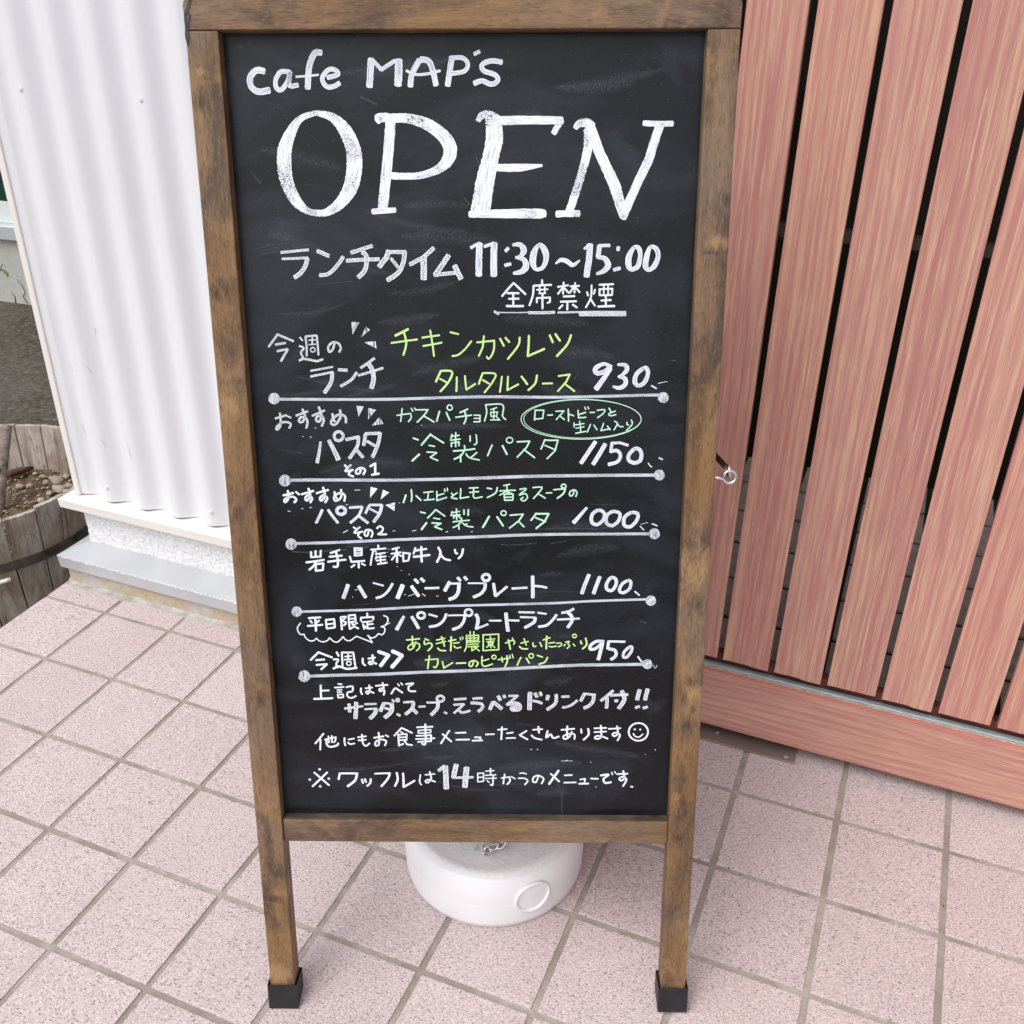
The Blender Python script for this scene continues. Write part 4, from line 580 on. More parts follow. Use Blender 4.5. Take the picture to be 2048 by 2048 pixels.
# tiled forecourt: a grout bed with every tile on it
P, J = 0.15, 0.0082
pav = link('tiled_pavement', box('grout_bed', 0.1535, 4.2, -3.0, 1.2, -0.249, -0.0022), MT['grout'])
props(pav, kind='structure')
tm = []
for v in range(4):
    bm = bmesh.new()
    hw = (P - J) / 2
    box_bm(bm, -hw, hw, -hw, hw, -0.012, 0)
    for vv in bm.verts: vv.co.x += random.uniform(-.0006, .0006); vv.co.y += random.uniform(-.0006, .0006)
    bmesh.ops.bevel(bm, geom=list(bm.edges), offset=0.0016, segments=2, affect='EDGES', profile=0.6)
    me = to_mesh(bm, 'tile'); me.materials.append(MT['tile']); tm.append(me)
for k in range(1, 18):
    for j in range(-1, 13):
        if j == -1 and k > 15: continue
        o = link('tile', tm[random.randrange(4)], None, pav)
        o.location = (k * P + P / 2, -j * P - P / 2, random.uniform(-.0003, .0003))
        o.rotation_euler = (random.uniform(-.002, .002), random.uniform(-.002, .002), random.choice((0, math.pi)))
# rounded nosing line on the outer tiles and the shaded pavers behind the slat fence
bm = bmesh.new(); box_bm(bm, -.0655, .0655, -.063, .063, -.01, 0)
bmesh.ops.bevel(bm, geom=list(bm.edges), offset=0.0015, segments=1, affect='EDGES')
pm = to_mesh(bm, 'paver'); pm.materials.append(MT['paver'])
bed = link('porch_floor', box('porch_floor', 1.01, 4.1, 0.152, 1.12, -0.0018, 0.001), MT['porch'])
props(bed, kind='structure')
for k in range(0, 18):
    for j in range(0, 7):
        o = link('paver', pm, None, bed)
        o.location = (1.085 + k * 0.142, 0.226 + j * 0.137, 0.006 + random.uniform(-.0006, .0006))

# dark grit lying on the tiles
bm = bmesh.new()
for x, y in GRIT + [(random.uniform(.25, 2.2), random.uniform(-1.2, .0)) for _ in range(60)]:
    s = random.uniform(.0005, .0012)
    bmesh.ops.create_icosphere(bm, subdivisions=1, radius=s, matrix=T((x, y, s * .5)) @ RZ(x * 50) @ Matrix.Diagonal((1.5, 1, .7, 1)))
props(link('grit', to_mesh(bm, 'grit'), MT['chipped']), 'tiny dark bits of grit scattered over the pink tiles', 'grit', kind='stuff')

# ================================================================ sign board
def build_sign():
    UX = Vector((0.9300575, 0.3673577, 0.0064336)); UP = Vector((-0.0988450, 0.2333090, 0.9673658)); NN = UX.cross(UP)
    M = Matrix.Identity(4)
    for i in range(3): M[i][0], M[i][1], M[i][2] = UX[i], UP[i], NN[i]
    M.translation = Vector((1.0568979, -0.5618905, 0.0))
    root = empty('menu_board', M)
    props(root, 'wooden A-frame menu blackboard written over in white and green marker, standing on the pink tiles', 'sign')
    W, S, H, TH = 0.4953, 0.0293, 1.0640, 0.025
    TOP = 1.0945
    REC = 0.0145
    def stick(name, w, l, t, mat, mw, bev=0.0013, parent=root):
        return link(name, box(name, -w / 2, w / 2, -l / 2, l / 2, -t / 2, t / 2, bev, 2), mat, parent, mw)
    # front frame; the face lies in local z = 0
    for x, wm in ((S / 2, 'wood_left'), (W - S / 2, 'wood_right')):
        stick('stile', S, H - 0.012, TH, MT[wm], T((x, (H + 0.012) / 2, -TH / 2)))
    # top rail with rounded upper corners
    bm = bmesh.new(); r = 0.010; out = []
    for cx, cy, a0 in ((W - r, TOP - r, 0), (r, TOP - r, 90)):
        for k in range(7):
            a = math.radians(a0 + 15 * k); out.append((cx + r * math.cos(a), cy + r * math.sin(a)))
    out += [(0, H + .0004), (W, H + .0004)]
    cx0, cy0 = W / 2, (H + TOP) / 2
    f = [bm.verts.new((x - cx0, y - cy0, 0.0005)) for x, y in out]; b = [bm.verts.new((x - cx0, y - cy0, -TH)) for x, y in out]
    bm.faces.new(f); bm.faces.new(list(reversed(b)))
    for i in range(len(out)): bm.faces.new((f[i], b[i], b[(i + 1) % len(out)], f[(i + 1) % len(out)]))
    bmesh.ops.bevel(bm, geom=[e for e in bm.edges if abs(e.verts[0].co.z - e.verts[1].co.z) < 1e-6], offset=0.001, segments=1, affect='EDGES')
    link('top_rail', to_mesh(bm, 'top_rail'), MT['wood_x'], root, T((cx0, cy0, 0)))
    stick('bottom_rail', W - 2 * S - 0.0006, 0.0288, TH - 0.004, MT['wood_x'], T((W / 2, 0.2422, -TH / 2 - 0.0012)))
    link('ledge_strip', box('ledge_strip', S + .0006, W - S - .0006, .2567, .2578, -REC, -.0032, .0003, 1), MT['ledge'], root)
    # worn dark paint on the upper left corner
    for (x0, y0, x1, y1, w) in ((.0015, 1.052, .0015, 1.079, .0030), (.002, 1.076, .008, 1.0905, .0035), (.012, 1.0915, .060, 1.0925, .0042), (.060, 1.0925, .105, 1.0932, .0022), (.003, 1.066, .006, 1.078, .0024)):
        d = Vector((x1 - x0, y1 - y0, 0)); L = d.length; bmx = bmesh.new(); n = 9; a = []; c = []
        for k in range(n):
            u = k / (n - 1); ww = w * (0.55 + 0.6 * random.random()) * (0.3 if k in (0, n - 1) else 1) / 2; q = Vector((x0, y0, .0009)) + d * u; nn = Vector((-d.y, d.x, 0)) / L
            a.append(bmx.verts.new(q + nn * ww)); c.append(bmx.verts.new(q - nn * ww))
        for k in range(n - 1): bmx.faces.new((a[k], c[k], c[k + 1], a[k + 1]))
        link('paint_chip', to_mesh(bmx, 'paint_chip'), MT['chipped'], root)
    # blackboard panel, recessed
    panel = link('blackboard_panel', box('blackboard_panel', S - 0.004, W - S + 0.004, 0.250, H + 0.004, -REC - 0.004, -REC), MT['board'], root)
    # rubber feet
    for x in (S / 2, W - S / 2):
        bmx = bmesh.new(); h = 0.0335; a = S / 2 + 0.0028; zf, zb = 0.0028, -TH - 0.0028
        # foot bottom is level with the floor: local plane where world z = 0
        def y_at(z, x=x): return -(NN.z * z) / UP.z
        lo = [(-a, y_at(zf), zf), (a, y_at(zf), zf), (a, y_at(zb), zb), (-a, y_at(zb), zb)]
        hi = [(-a, h, zf), (a, h, zf), (a, h, zb), (-a, h, zb)]
        v = [bmx.verts.new(p) for p in lo + hi]
        for fc in ((0, 3, 2, 1), (4, 5, 6, 7), (0, 1, 5, 4), (1, 2, 6, 5), (2, 3, 7, 6), (3, 0, 4, 7)): bmx.faces.new([v[i] for i in fc])
        bmesh.ops.recalc_face_normals(bmx, faces=bmx.faces[:])
        bmesh.ops.inset_region(bmx, faces=[fc for fc in bmx.faces if all(abs(q.co.y - h) < 1e-6 for q in fc.verts)], thickness=0.0020, depth=-0.006)
        link('foot_cap', to_mesh(bmx, 'foot_cap'), MT['rubber'], root, T((x, 0.0008, 0)))
    # rear frame, opened backwards from the hinges at the top
    th = math.radians(14.7)
    hz = Vector((0, TOP - 0.004, -TH - 0.003))
    dn = Vector((0, -math.cos(2 * th), -math.sin(2 * th)))         # down the rear legs
    nb = Vector((0, math.sin(2 * th), -math.cos(2 * th)))           # out of the rear face
    R = Matrix.Identity(4)
    for i in range(3): R[i][0], R[i][1], R[i][2] = (1, 0, 0)[i], -dn[i], -nb[i]
    R.translation = hz
    LR = 1.072
    rear = lambda x, y, z: R @ T((x, y, z))
    for x in (S / 2, W - S / 2):
        stick('rear_stile', S, LR - 0.02, TH, MT['wood_y'], rear(x, -(LR - 0.02) / 2 - 0.001, -TH / 2))
        link('foot_cap', box('foot_cap', -S / 2 - .003, S / 2 + .003, -.017, .017, -TH / 2 - .003, TH / 2 + .003, .001, 1), MT['rubber'], root, rear(x, -LR + 0.017, -TH / 2))
    stick('rear_rail', W - 2 * S - .001, 0.029, TH - .002, MT['wood_x'], rear(W / 2, -0.016, -TH / 2))
    stick('rear_rail', W - 2 * S - .001, 0.029, TH - .002, MT['wood_x'], rear(W / 2, -0.835, -TH / 2))
    link('rear_panel', box('rear_panel', -W / 2 + S, W / 2 - S, -.397, .397, -.002, .002), MT['board'], root, rear(W / 2, -.425, -TH / 2))
    for x in (.07, W - .07):
        link('hinge', tube('hinge', [(x - .018, TOP - .002, -TH - .0015), (x + .018, TOP - .002, -TH - .0015)], .0032), MT['steel'], root)
    # eye screw on the right side and the flat stay bar hooked into it
    ex, ey, ez = W, 0.6525, -0.012
    pts = [(ex - .004, ey, ez), (ex + .006, ey, ez), (ex + .0095, ey - .001, ez)]
    for k in range(13):
        a = math.radians(205 + 27.5 * k); pts.append((ex + .0170 + .0066 * math.cos(a), ey + .0010 + .0066 * math.sin(a), ez + .0010 * (k / 12)))
    link('eye_screw', tube('eye_screw', pts, .0018, 8), MT['steel'], root)
    link('stay_hook', tube('stay_hook', [(ex + .0150 + .0020 * math.sin(a * .5), ey + .0065 + .0058 * math.cos(a), ez - .002 + .0058 * math.sin(a)) for a in [2 * math.pi * k / 14 for k in range(14)]], .0015, 8, closed=True), MT['steel'], root)
    a0 = Vector((ex + .0135, ey + .0105, ez - .004))
    q = R @ Vector((W - .050, -(TOP - ey) * .97, -TH / 2))
    d = (q - a0); L = d.length
    rot = d.to_track_quat('Y', 'X').to_matrix().to_4x4(); rot.translation = a0
    link('stay_bar', box('stay_bar', -.0010, .0010, 0, L, -.0030, .0030, .0003, 1), MT['brown_steel'], root, rot)
    # wiped traces of earlier writing
    bm = bmesh.new(); uvl = bm.loops.layers.uv.new('UVMap'); rg = random.Random(11)
    for i in range(46):
        x, y = rg.uniform(S + .02, W - S - .10), rg.uniform(.285, H - .03); L = rg.uniform(.02, .10); w = rg.uniform(.002, .020)
        x = min(x, W - S - .012 - L); a = rg.uniform(-.25, .25); c = rg.uniform(-.06, .06); n = 12; rows = []; u0 = rg.uniform(0, 900)
        for k in range(n):
            u = k / (n - 1); px, py = x + L * u, y + math.sin(a) * L * u + c * L * math.sin(math.pi * u); ww = w * math.sin(math.pi * (u * .96 + .02)) ** .5 / 2
            zz = -REC + .00006 + .000002 * i
            rows.append((bm.verts.new((px, min(py + ww, H - .003), zz)), bm.verts.new((px, py, zz)), bm.verts.new((px, py - ww, zz)), u0 + u * L * 1000))
        for A, B in zip(rows, rows[1:]):
            for q0, q1, va, vb in ((0, 1, 1., 0.), (1, 2, 0., -1.)):
                fc = bm.faces.new((A[q0], A[q1], B[q1], B[q0]))
                for lp, uv in zip(fc.loops, ((A[3], va), (A[3], vb), (B[3], vb), (B[3], va))): lp[uvl].uv = uv
    o = link('wiped_traces', to_mesh(bm, 'wiped_traces'), MT['trace'], panel)
    o['kind'] = 'stuff'; o['label'] = 'faint wiped traces of older chalk writing all over the board'
    # ------------------------------------------------------------ the writing
    cnt = 0
    for name, mk, label, strokes in WRITING:
        bm = bmesh.new(); uvl = bm.loops.layers.uv.new('UVMap')
        if name == 'open_lettering': mk = 'letter'
        wk = {'bold': .90, 'lime': .92, 'mint': .94, 'letter': .97}.get(mk, .93)
        if name == 'divider_line': mk = 'divider'; wk = .95
        for st in strokes.split('/'):
            kind, rest = st[0], st[2:]
            z = -REC + 0.0002 + 0.000022 * (cnt % 16); cnt += 1
            pts = [tuple(int(c) / 10000 for c in p.split(',')) for p in rest.split()]
            if kind != 'p': pts = [(p[0], p[1], p[2] * wk) for p in pts]
            if kind == 'p':
                vs = [bm.verts.new((x, y, z)) for x, y in pts]
                area = sum(pts[i][0] * pts[(i + 1) % len(pts)][1] - pts[(i + 1) % len(pts)][0] * pts[i][1] for i in range(len(pts)))
                if area < 0: vs.reverse()
                fc = bm.faces.new(vs)
                for lp in fc.loops: lp[uvl].uv = (lp.vert.co.x * 1000, (lp.vert.co.y * 300) % 1.1 - .4)
                continue
            segs = []
            if kind == 's':
                closed = len(pts) > 3 and abs(pts[0][0] - pts[-1][0]) + abs(pts[0][1] - pts[-1][1]) < 0.0006
                path = []; n = len(pts)
                for i in range(n - 1):
                    p1, p2 = pts[i], pts[i + 1]
                    p0 = pts[i - 1] if i > 0 else (pts[n - 2] if closed else p1)
                    p3 = pts[i + 2] if i + 2 < n else (pts[1] if closed else p2)
                    L = math.hypot(p2[0] - p1[0], p2[1] - p1[1]); ns = max(2, min(12, int(L / 0.0012)))
                    for s in range(ns):
                        u = s / ns
                        path.append(tuple(0.5 * (2 * p1[c] + (p2[c] - p0[c]) * u + (2 * p0[c] - 5 * p1[c] + 4 * p2[c] - p3[c]) * u * u + (3 * p1[c] - p0[c] - 3 * p2[c] + p3[c]) * u ** 3) for c in range(3)))
                path.append(pts[-1]); segs = [path]
            else:
                for i in range(len(pts) - 1):
                    p1, p2 = pts[i], pts[i + 1]; L = math.hypot(p2[0] - p1[0], p2[1] - p1[1]); ns = max(2, min(14, int(L / 0.002)))
                    bend = random.uniform(-.012, .012) * L
                    nx, ny = -(p2[1] - p1[1]) / (L + 1e-9), (p2[0] - p1[0]) / (L + 1e-9)
                    segs.append([(p1[0] + (p2[0] - p1[0]) * s / ns + nx * bend * math.sin(math.pi * s / ns), p1[1] + (p2[1] - p1[1]) * s / ns + ny * bend * math.sin(math.pi * s / ns), p1[2] + (p2[2] - p1[2]) * s / ns) for s in range(ns + 1)])
            for si, path in enumerate(segs):
                zz = z + 0.000004 * si
                d0 = Vector((path[1][0] - path[0][0], path[1][1] - path[0][1])).normalized()
                d1 = Vector((path[-1][0] - path[-2][0], path[-1][1] - path[-2][1])).normalized()
                capd = 0.8 if mk in ('bold', 'lime', 'mint') else 0.45
                full = []
                for c, wf in ((1.0, .30), (.75, .72), (.4, .93)):
                    full.append((path[0][0] - d0.x * path[0][2] / 2 * c * capd, path[0][1] - d0.y * path[0][2] / 2 * c * capd, path[0][2] * wf))
                full += path
                for c, wf in ((.4, .93), (.75, .72), (1.0, .30)):
                    full.append((path[-1][0] + d1.x * path[-1][2] / 2 * c * capd, path[-1][1] + d1.y * path[-1][2] / 2 * c * capd, path[-1][2] * wf))
                u0 = random.uniform(0, 300); rows = []; ulen = u0
                for i, (x, y, w) in enumerate(full):
                    a = full[max(0, i - 1)]; b = full[min(len(full) - 1, i + 1)]
                    t = Vector((b[0] - a[0], b[1] - a[1])); t = t.normalized() if t.length > 1e-9 else Vector((1, 0))
                    if i: ulen += 1000 * math.hypot(x - full[i - 1][0], y - full[i - 1][1])
                    nn = Vector((-t.y, t.x)); j1 = 1 + .13 * noise.noise((ulen * .55, cnt, 0)); j2 = 1 + .16 * noise.noise((ulen * .55, cnt, 9))
                    rows.append((bm.verts.new((x + nn.x * w / 2 * j1, y + nn.y * w / 2 * j1, zz)), bm.verts.new((x, y, zz)), bm.verts.new((x - nn.x * w / 2 * j2, y - nn.y * w / 2 * j2, zz)), ulen))
                for A, B in zip(rows, rows[1:]):
                    for q0, q1, va, vb in ((0, 1, 1., 0.), (1, 2, 0., -1.)):
                        fc = bm.faces.new((A[q0], A[q1], B[q1], B[q0]))
                        for lp, uv in zip(fc.loops, ((A[3], va), (A[3], vb), (B[3], vb), (B[3], va))): lp[uvl].uv = uv
        o = link(name, to_mesh(bm, name), MT[mk], panel)
        o['label'] = label
    return root
build_sign()

# ================================================================ white sheet clad wall on the left
def build_wall():
    root = empty('clad_wall', T((0, 0, 0)) @ RX(-0.035))
    props(root, 'white corrugated sheet wall with ivory trim above a rough white plinth, left of the menu board', 'wall')
    XE, YB = 1.00, 1.9
    def slabs(name, b, t, mat): return link(name, frustum(name, b, t), mat, root)
    link('concrete_base', box('concrete_base', 0.1650, XE, 0.0560, YB, -0.25, 0.0430), MT['base'], root)
    # mortar fillet, uneven
    bm = bmesh.new(); rows = []
    for i in range(90):
        x = 0.160 + (XE - .16) * i / 89; y0 = 0.0440 + 0.006 * noise.noise((x * 22, 0, 0)) + 0.003 * noise.noise((x * 90, 3, 0)); hh = 0.004 + 0.0016 * noise.noise((x * 40, 7, 0))
        rows.append([bm.verts.new(p) for p in ((x, y0, -0.0015), (x, y0 + .0015, hh * .7), (x, 0.0525, hh), (x, 0.058, hh + .006))])
    for A, B in zip(rows, rows[1:]):
        for k in range(3): bm.faces.new((A[k], B[k], B[k + 1], A[k + 1]))
    link('mortar_fillet', to_mesh(bm, 'mortar_fillet'), MT['mortar'], root)
    # grey flashing: apron and lip
    bm = bmesh.new()
    prof = [(0.1560, 0.0470, 0.0415), (0.1545, 0.0455, 0.0672), (0.1549, 0.0459, 0.0677), (0.1900, 0.1000, 0.0800)]
    rings = [[bm.verts.new(p) for p in ((x, YB, z), (x, y, z), (XE, y, z))] for x, y, z in prof]
    for A, B in zip(rings, rings[1:]):
        for k in range(2): bm.faces.new((A[k], A[k + 1], B[k + 1], B[k]))
    lo = [bm.verts.new(p) for p in ((0.1650, YB, .0425), (0.1650, 0.0560, .0425), (XE, 0.0560, .0425))]
    for k in range(2): bm.faces.new((lo[k], lo[k + 1], rings[0][k + 1], rings[0][k]))
    bmesh.ops.recalc_face_normals(bm, faces=bm.faces[:])
    link('grey_flashing', to_mesh(bm, 'grey_flashing'), MT['flash'], root)
    # chipped bright line on the lip
    bm = bmesh.new()
    x = 0.170
    while x < 0.62:
        L = random.uniform(.002, .009); h = random.uniform(.0004, .0013); z = .0664 + random.uniform(-.0005, .0009)
        v = [bm.verts.new(p) for p in ((x, .04505, z - h), (x + L, .04505, z - h * .6), (x + L * .9, .0452, z + h), (x, .0452, z + h * .8))]
        bm.faces.new(v); x += L + random.uniform(.0005, .006)
    link('worn_edge', to_mesh(bm, 'worn_edge'), MT['worn'], root)['kind'] = 'stuff'
    # rough stucco plinth, really rough
    bm = bmesh.new(); nx, nz = 330, 40; g = []
    for i in range(nx):
        col = []
        for k in range(nz):
            x = 0.191 + (XE - .191) * i / (nx - 1); z = .068 + (.160 - .068) * k / (nz - 1)
            d = 0.0017 * noise.fractal((x * 170, z * 170, 1), 0.8, 2.1, 3)
            col.append(bm.verts.new((x + (0.0012 * noise.noise((z * 160, 2, 0)) if i == 0 else 0), 0.1000 - d, z)))
        g.append(col)
    for i in range(nx - 1):
        for k in range(nz - 1): bm.faces.new((g[i][k], g[i + 1][k], g[i + 1][k + 1], g[i][k + 1]))
    back = [bm.verts.new((0.191, YB, .068)), bm.verts.new((0.191, YB, .160))]
    bm.faces.new([g[0][k] for k in range(nz)] + [back[1], back[0]])
    link('stucco_plinth', to_mesh(bm, 'stucco_plinth', True), MT['stucco'], root)
    # ivory drip sill
    bm = bmesh.new()
    prof = [(0.1930, 0.1010, 0.1600), (0.1700, 0.0740, 0.1620), (0.1660, 0.0700, 0.1650), (0.1650, 0.0690, 0.1820), (0.1700, 0.0740, 0.1850), (0.2050, 0.1100, 0.1930)]
    rings = [[bm.verts.new(p) for p in ((x, YB, z), (x, y, z), (XE, y, z))] for x, y, z in prof]
    for A, B in zip(rings, rings[1:]):
        for k in range(2): bm.faces.new((A[k], A[k + 1], B[k + 1], B[k]))
    bmesh.ops.recalc_face_normals(bm, faces=bm.faces[:])
    link('drip_sill', to_mesh(bm, 'drip_sill'), MT['ivory'], root)
    # corner trim
    link('corner_trim', box('corner_trim', 0.1935, 0.2075, 0.0868, 0.1200, 0.1900, 2.6, .0012, 1), MT['ivory'], root)
    link('side_cladding', box('side_cladding', 0.1965, 0.2600, 0.1210, YB, 0.1900, 2.6), MT['sheet'], root)
    # corrugated sheet
    bm = bmesh.new(); n = 420; zs = [0.1925, 0.6, 1.2, 1.8, 2.6]; rows = []; inner = []
    def wave(x):
        a = 2 * math.pi * (x - 0.2790) / 0.0770
        return 0.0935 - 0.0080 * math.cos(a)
    x0 = 0.2060
    for i in range(n):
        x = x0 + (XE - x0) * i / (n - 1)
        y = wave(x)
        if x < 0.222: y = 0.0900 + (wave(0.222) - 0.0900) * (x - x0) / (0.222 - x0)
        rows.append([bm.verts.new((x, y, z)) for z in zs]); inner.append((bm.verts.new((x, y + .00002, zs[0])), bm.verts.new((x, y + .0012, zs[0]))))
    for i in range(n - 1):
        for k in range(len(zs) - 1): bm.faces.new((rows[i][k], rows[i + 1][k], rows[i + 1][k + 1], rows[i][k + 1]))
        bm.faces.new((inner[i][0], inner[i][1], inner[i + 1][1], inner[i + 1][0]))
    link('corrugated_sheet', to_mesh(bm, 'corrugated_sheet', True), MT['sheet'], root)
    link('backing', box('backing', 0.2080, XE, 0.1040, YB, 0.1980, 2.6), MT['ivory'], root)
    # screws with washers on the crests
    def screw(x, z):
        y = wave(x)
        sm = lathe('screw', [(.0046, -.001), (.0046, .0006), (.0038, .0010), (.0034, .0004), (.0030, .0005), (.0026, .0016), (.0018, .0021), (.0005, .0016)], 20)
        link('screw', sm, MT['ivory'], root, T((x, y, z)) @ RX(math.pi / 2))
    for x, z in ((.277, .902), (.505, .899), (.279, .222), (.5135, .221)): screw(x, z)
    # fine dark scuffs on the sheet
    def scuff(x0, z0, x1, z1, w):
        bmx = bmesh.new(); k = 7; a = []; b = []
        for i in range(k):
            u = i / (k - 1); x = x0 + (x1 - x0) * u + .0012 * math.sin(u * 3.1); z = z0 + (z1 - z0) * u; ww = w * (0.2 + math.sin(math.pi * u)) * .38
            a.append(bmx.verts.new((x - ww, wave(x - ww) - .0004, z))); b.append(bmx.verts.new((x + ww, wave(x + ww) - .0004, z)))
        for i in range(k - 1): bmx.faces.new((a[i], b[i], b[i + 1], a[i + 1]))
        link('scuff', to_mesh(bmx, 'scuff'), MT['mark'], root)
    for s in SCUFFS: scuff(*s)
    return root
SCUFFS = [(.3120, .5290, .3125, .5140, .0013), (.2875, .4640, .2960, .4430, .0010), (.2360, .4480, .2410, .4370, .0007), (.2330, .3370, .2390, .3130, .0011), (.2870, .3230, .2930, .3040, .0009), (.3470, .3240, .3540, .2920, .0010), (.276, .878, .280, .876, .0008)]
build_wall()

# ================================================================ slat fence
def build_fence():
    ox, oy = 1.40, 0.10
    root = empty('slat_fence', T((ox, oy, 0)) @ RX(-0.035))
    props(root, 'pink brown slat fence over a horizontal bottom board, right of the menu board', 'fence')
    XL, XR = 1.03 - ox, 2.75 - ox
    sw = 0.0690; sm = []
    for v in range(6):
        bm = bmesh.new()
        nb = 7
        # ragged lower end: profile of points along the bottom
        hs = [random.uniform(-.0004, .0004) for _ in range(nb)]
        if v in (1, 2, 5):
            c = random.randrange(2, 5)
            for i in range(c, nb): hs[i] -= .0022
        f = [bm.verts.new((-sw / 2 + sw * i / (nb - 1), 0, hs[i])) for i in range(nb)]; f += [bm.verts.new((sw / 2, 0, 1.95)), bm.verts.new((-sw / 2, 0, 1.95))]
        b = [bm.verts.new((q.co.x, .0120, q.co.z)) for q in f]
        bm.faces.new(f); bm.faces.new(list(reversed(b)))
        for i in range(len(f)): bm.faces.new((f[i], b[i], b[(i + 1) % len(f)], f[(i + 1) % len(f)]))
        bmesh.ops.recalc_face_normals(bm, faces=bm.faces[:])
        bmesh.ops.bevel(bm, geom=[e for e in bm.edges if e.verts[0].co.y < 1e-6 and e.verts[1].co.y < 1e-6], offset=.0006, segments=1, affect='EDGES')
        me = to_mesh(bm, 'slat'); me.materials.append(MT['slat']); sm.append(me)
    for i in range(-5, 16):
        o = link('slat', sm[(i * 5 + 2) % 6], None, root)
        o.location = (1.4745 + 0.0785 * i - ox, 0.0110, 0.1490 - 0.010 * (0.0785 * i + .07) + random.uniform(-.0008, .0008))
    link('bottom_rail', box('bottom_rail', XL, XR, 0.0000, 0.0420, 0.0265, 0.1290, .0012, 2), MT['rail'], root, RY(0.010))
    link('rail_lip', box('rail_lip', XL, XR, 0.0008, 0.0085, 0.1292, 0.1312, .0008, 1), MT['redlip'], root, RY(0.010))
    link('grime_line', box('grime_line', XL, XR, 0.0086, 0.0118, 0.1292, 0.1306), MT['grime'], root, RY(0.010))
    link('track', box('track', XL, XR, 0.0118, 0.0215, 0.1292, 0.1340, .0005, 1), MT['alu'], root, RY(0.010))
    for y in (.0135, .0165, .0193): link('track_rib', box('track_rib', XL, XR, y, y + .0008, 0.1341, 0.1358), MT['alu'], root, RY(0.010))
    link('inner_frame', box('inner_frame', XL, XR, 0.0240, 0.0400, 0.1292, 0.1500), MT['darkred'], root, RY(0.010))
    link('cross_rail', box('cross_rail', XL, XR, 0.0300, 0.0500, 0.784, 0.798), MT['crossbar'], root)
    link('top_rail', box('top_rail', XL, XR, 0.0000, 0.0420, 2.10, 2.16), MT['rail'], root)
    link('post', box('post', XL - .03, XL - .002, -0.0020, 0.0420, -0.01, 2.16), MT['darkred'], root)
    link('post', box('post', XR + .002, XR + .05, -0.0020, 0.0420, -0.01, 2.16), MT['darkred'], root)
build_fence()

# plate let into the pavement under the fence
pl = empty('threshold_plate', T((0, 0, 0)))
props(pl, 'flat brown metal plate screwed to the tiles under the slat fence', 'plate')
link('plate', box('plate', 1.02, 1.5740, 0.0900, 0.1500, -0.004, 0.0035, .0006, 1), MT['plate'], pl)
for x, y in ((1.5600, 0.0990), (1.4480, 0.1130)):
    link('screw', lathe('screw', [(.0035, 0), (.0034, .0008), (.002, .0013), (.0004, .0013)], 16), MT['alu'], pl, T((x, y, .0035)))

# the dark porch behind the fence
pr = empty('porch', T((0, 0, 0)))
props(pr, 'dark shaded porch seen through the gaps of the slat fence', 'porch')
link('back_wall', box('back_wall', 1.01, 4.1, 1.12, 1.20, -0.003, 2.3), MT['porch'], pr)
link('added_shade_wall', box('added_shade_wall', 2.85, 2.93, 0.16, 1.118, 0.002, 2.3), MT['porch'], pr)  # unseen wall, added to close off light from the right
link('added_shade_roof', box('added_shade_roof', 1.0, 4.2, 0.80, 1.3, 2.302, 2.40), MT['porch'], pr)  # unseen slab, added to block sky light and keep the porch dark

# ================================================================ round white weight behind the board
def build_weight():
    cx, cy = 1.2126, -0.2472
    root = empty('sign_weight', T((cx, cy, 0)))
    props(root, 'round white plastic weight on the tiles below the menu board', 'weight')
    prof = [(.1195, .0004), (.1215, .002), (.1228, .010), (.1233, .0300), (.1234, .0400), (.1234, .0435), (.12315, .0448), (.1233, .0465), (.1230, .055), (.1226, .062), (.1195, .074), (.1165, .0805), (.1120, .0850)]
    link('drum', lathe('drum', prof, 96, True), MT['plastic'], root)
    bm = bmesh.new(); seg = 72; rings = []
    for r in (.1121, .1090, .1060, .1020, .0985, .0950, .088, .078, .066, .052, .038, .024, .010):
        rings.append([bm.verts.new((r * math.cos(2 * math.pi * k / seg), r * math.sin(2 * math.pi * k / seg), .0868 - .0012 * (1 - r / .095) + (.0012 * math.exp(-((r - .104) / .007) ** 2) if r > .09 else 0) - (.0022 * ((r - .1055) / .0066) ** 2 if r > .1055 else 0) + (.0003 * noise.noise((r * 90, k * .6, 0)) if r < .11 else 0))) for k in range(seg)])
    for A, B in zip(rings, rings[1:]):
        for k in range(seg): bm.faces.new((A[k], A[(k + 1) % seg], B[(k + 1) % seg], B[k]))
    bm.faces.new(rings[-1])
    link('scuffed_top', to_mesh(bm, 'scuffed_top', True), MT['plastic_top'], root)
    # raised round plug ring on the side
    a0 = math.radians(-42.8); zc = .0490; rr = .0235; R = .1232
    def side(u, z, h): return ((R + h) * math.cos(a0 + u / R), (R + h) * math.sin(a0 + u / R), z)
    ring = [side(rr * math.cos(t), zc + rr * math.sin(t), .0006 - (0.0012 if rr * math.sin(t) > .012 else 0)) for t in [2 * math.pi * k / 40 for k in range(40)]]
    link('plug_ring', tube('plug_ring', ring, .0026, 8, closed=True), MT['plastic'], root)
    # small raised characters on the top, mostly hidden by the rail
    for dx in (-.030, -.021):
        c = Vector((dx, -.074 + abs(dx) * .1, .0868))
        pts = [c + Vector((.0028 * math.sin(t * 2), .0042 * math.cos(t), 0)) for t in [math.pi * k / 9 for k in range(10)]]
        link('raised_character', tube('raised_character', pts, .0007, 6), MT['plastic'], root)
    link('lifting_eye', tube('lifting_eye', [(.004 + .012 * math.cos(t), -.046 + .005 * math.sin(t), .090 + .011 * math.sin(t)) for t in [2 * math.pi * k / 20 for k in range(20)]], .0026, 8, closed=True), MT['steel'], root)
    return cx, cy
cx, cy = build_weight()
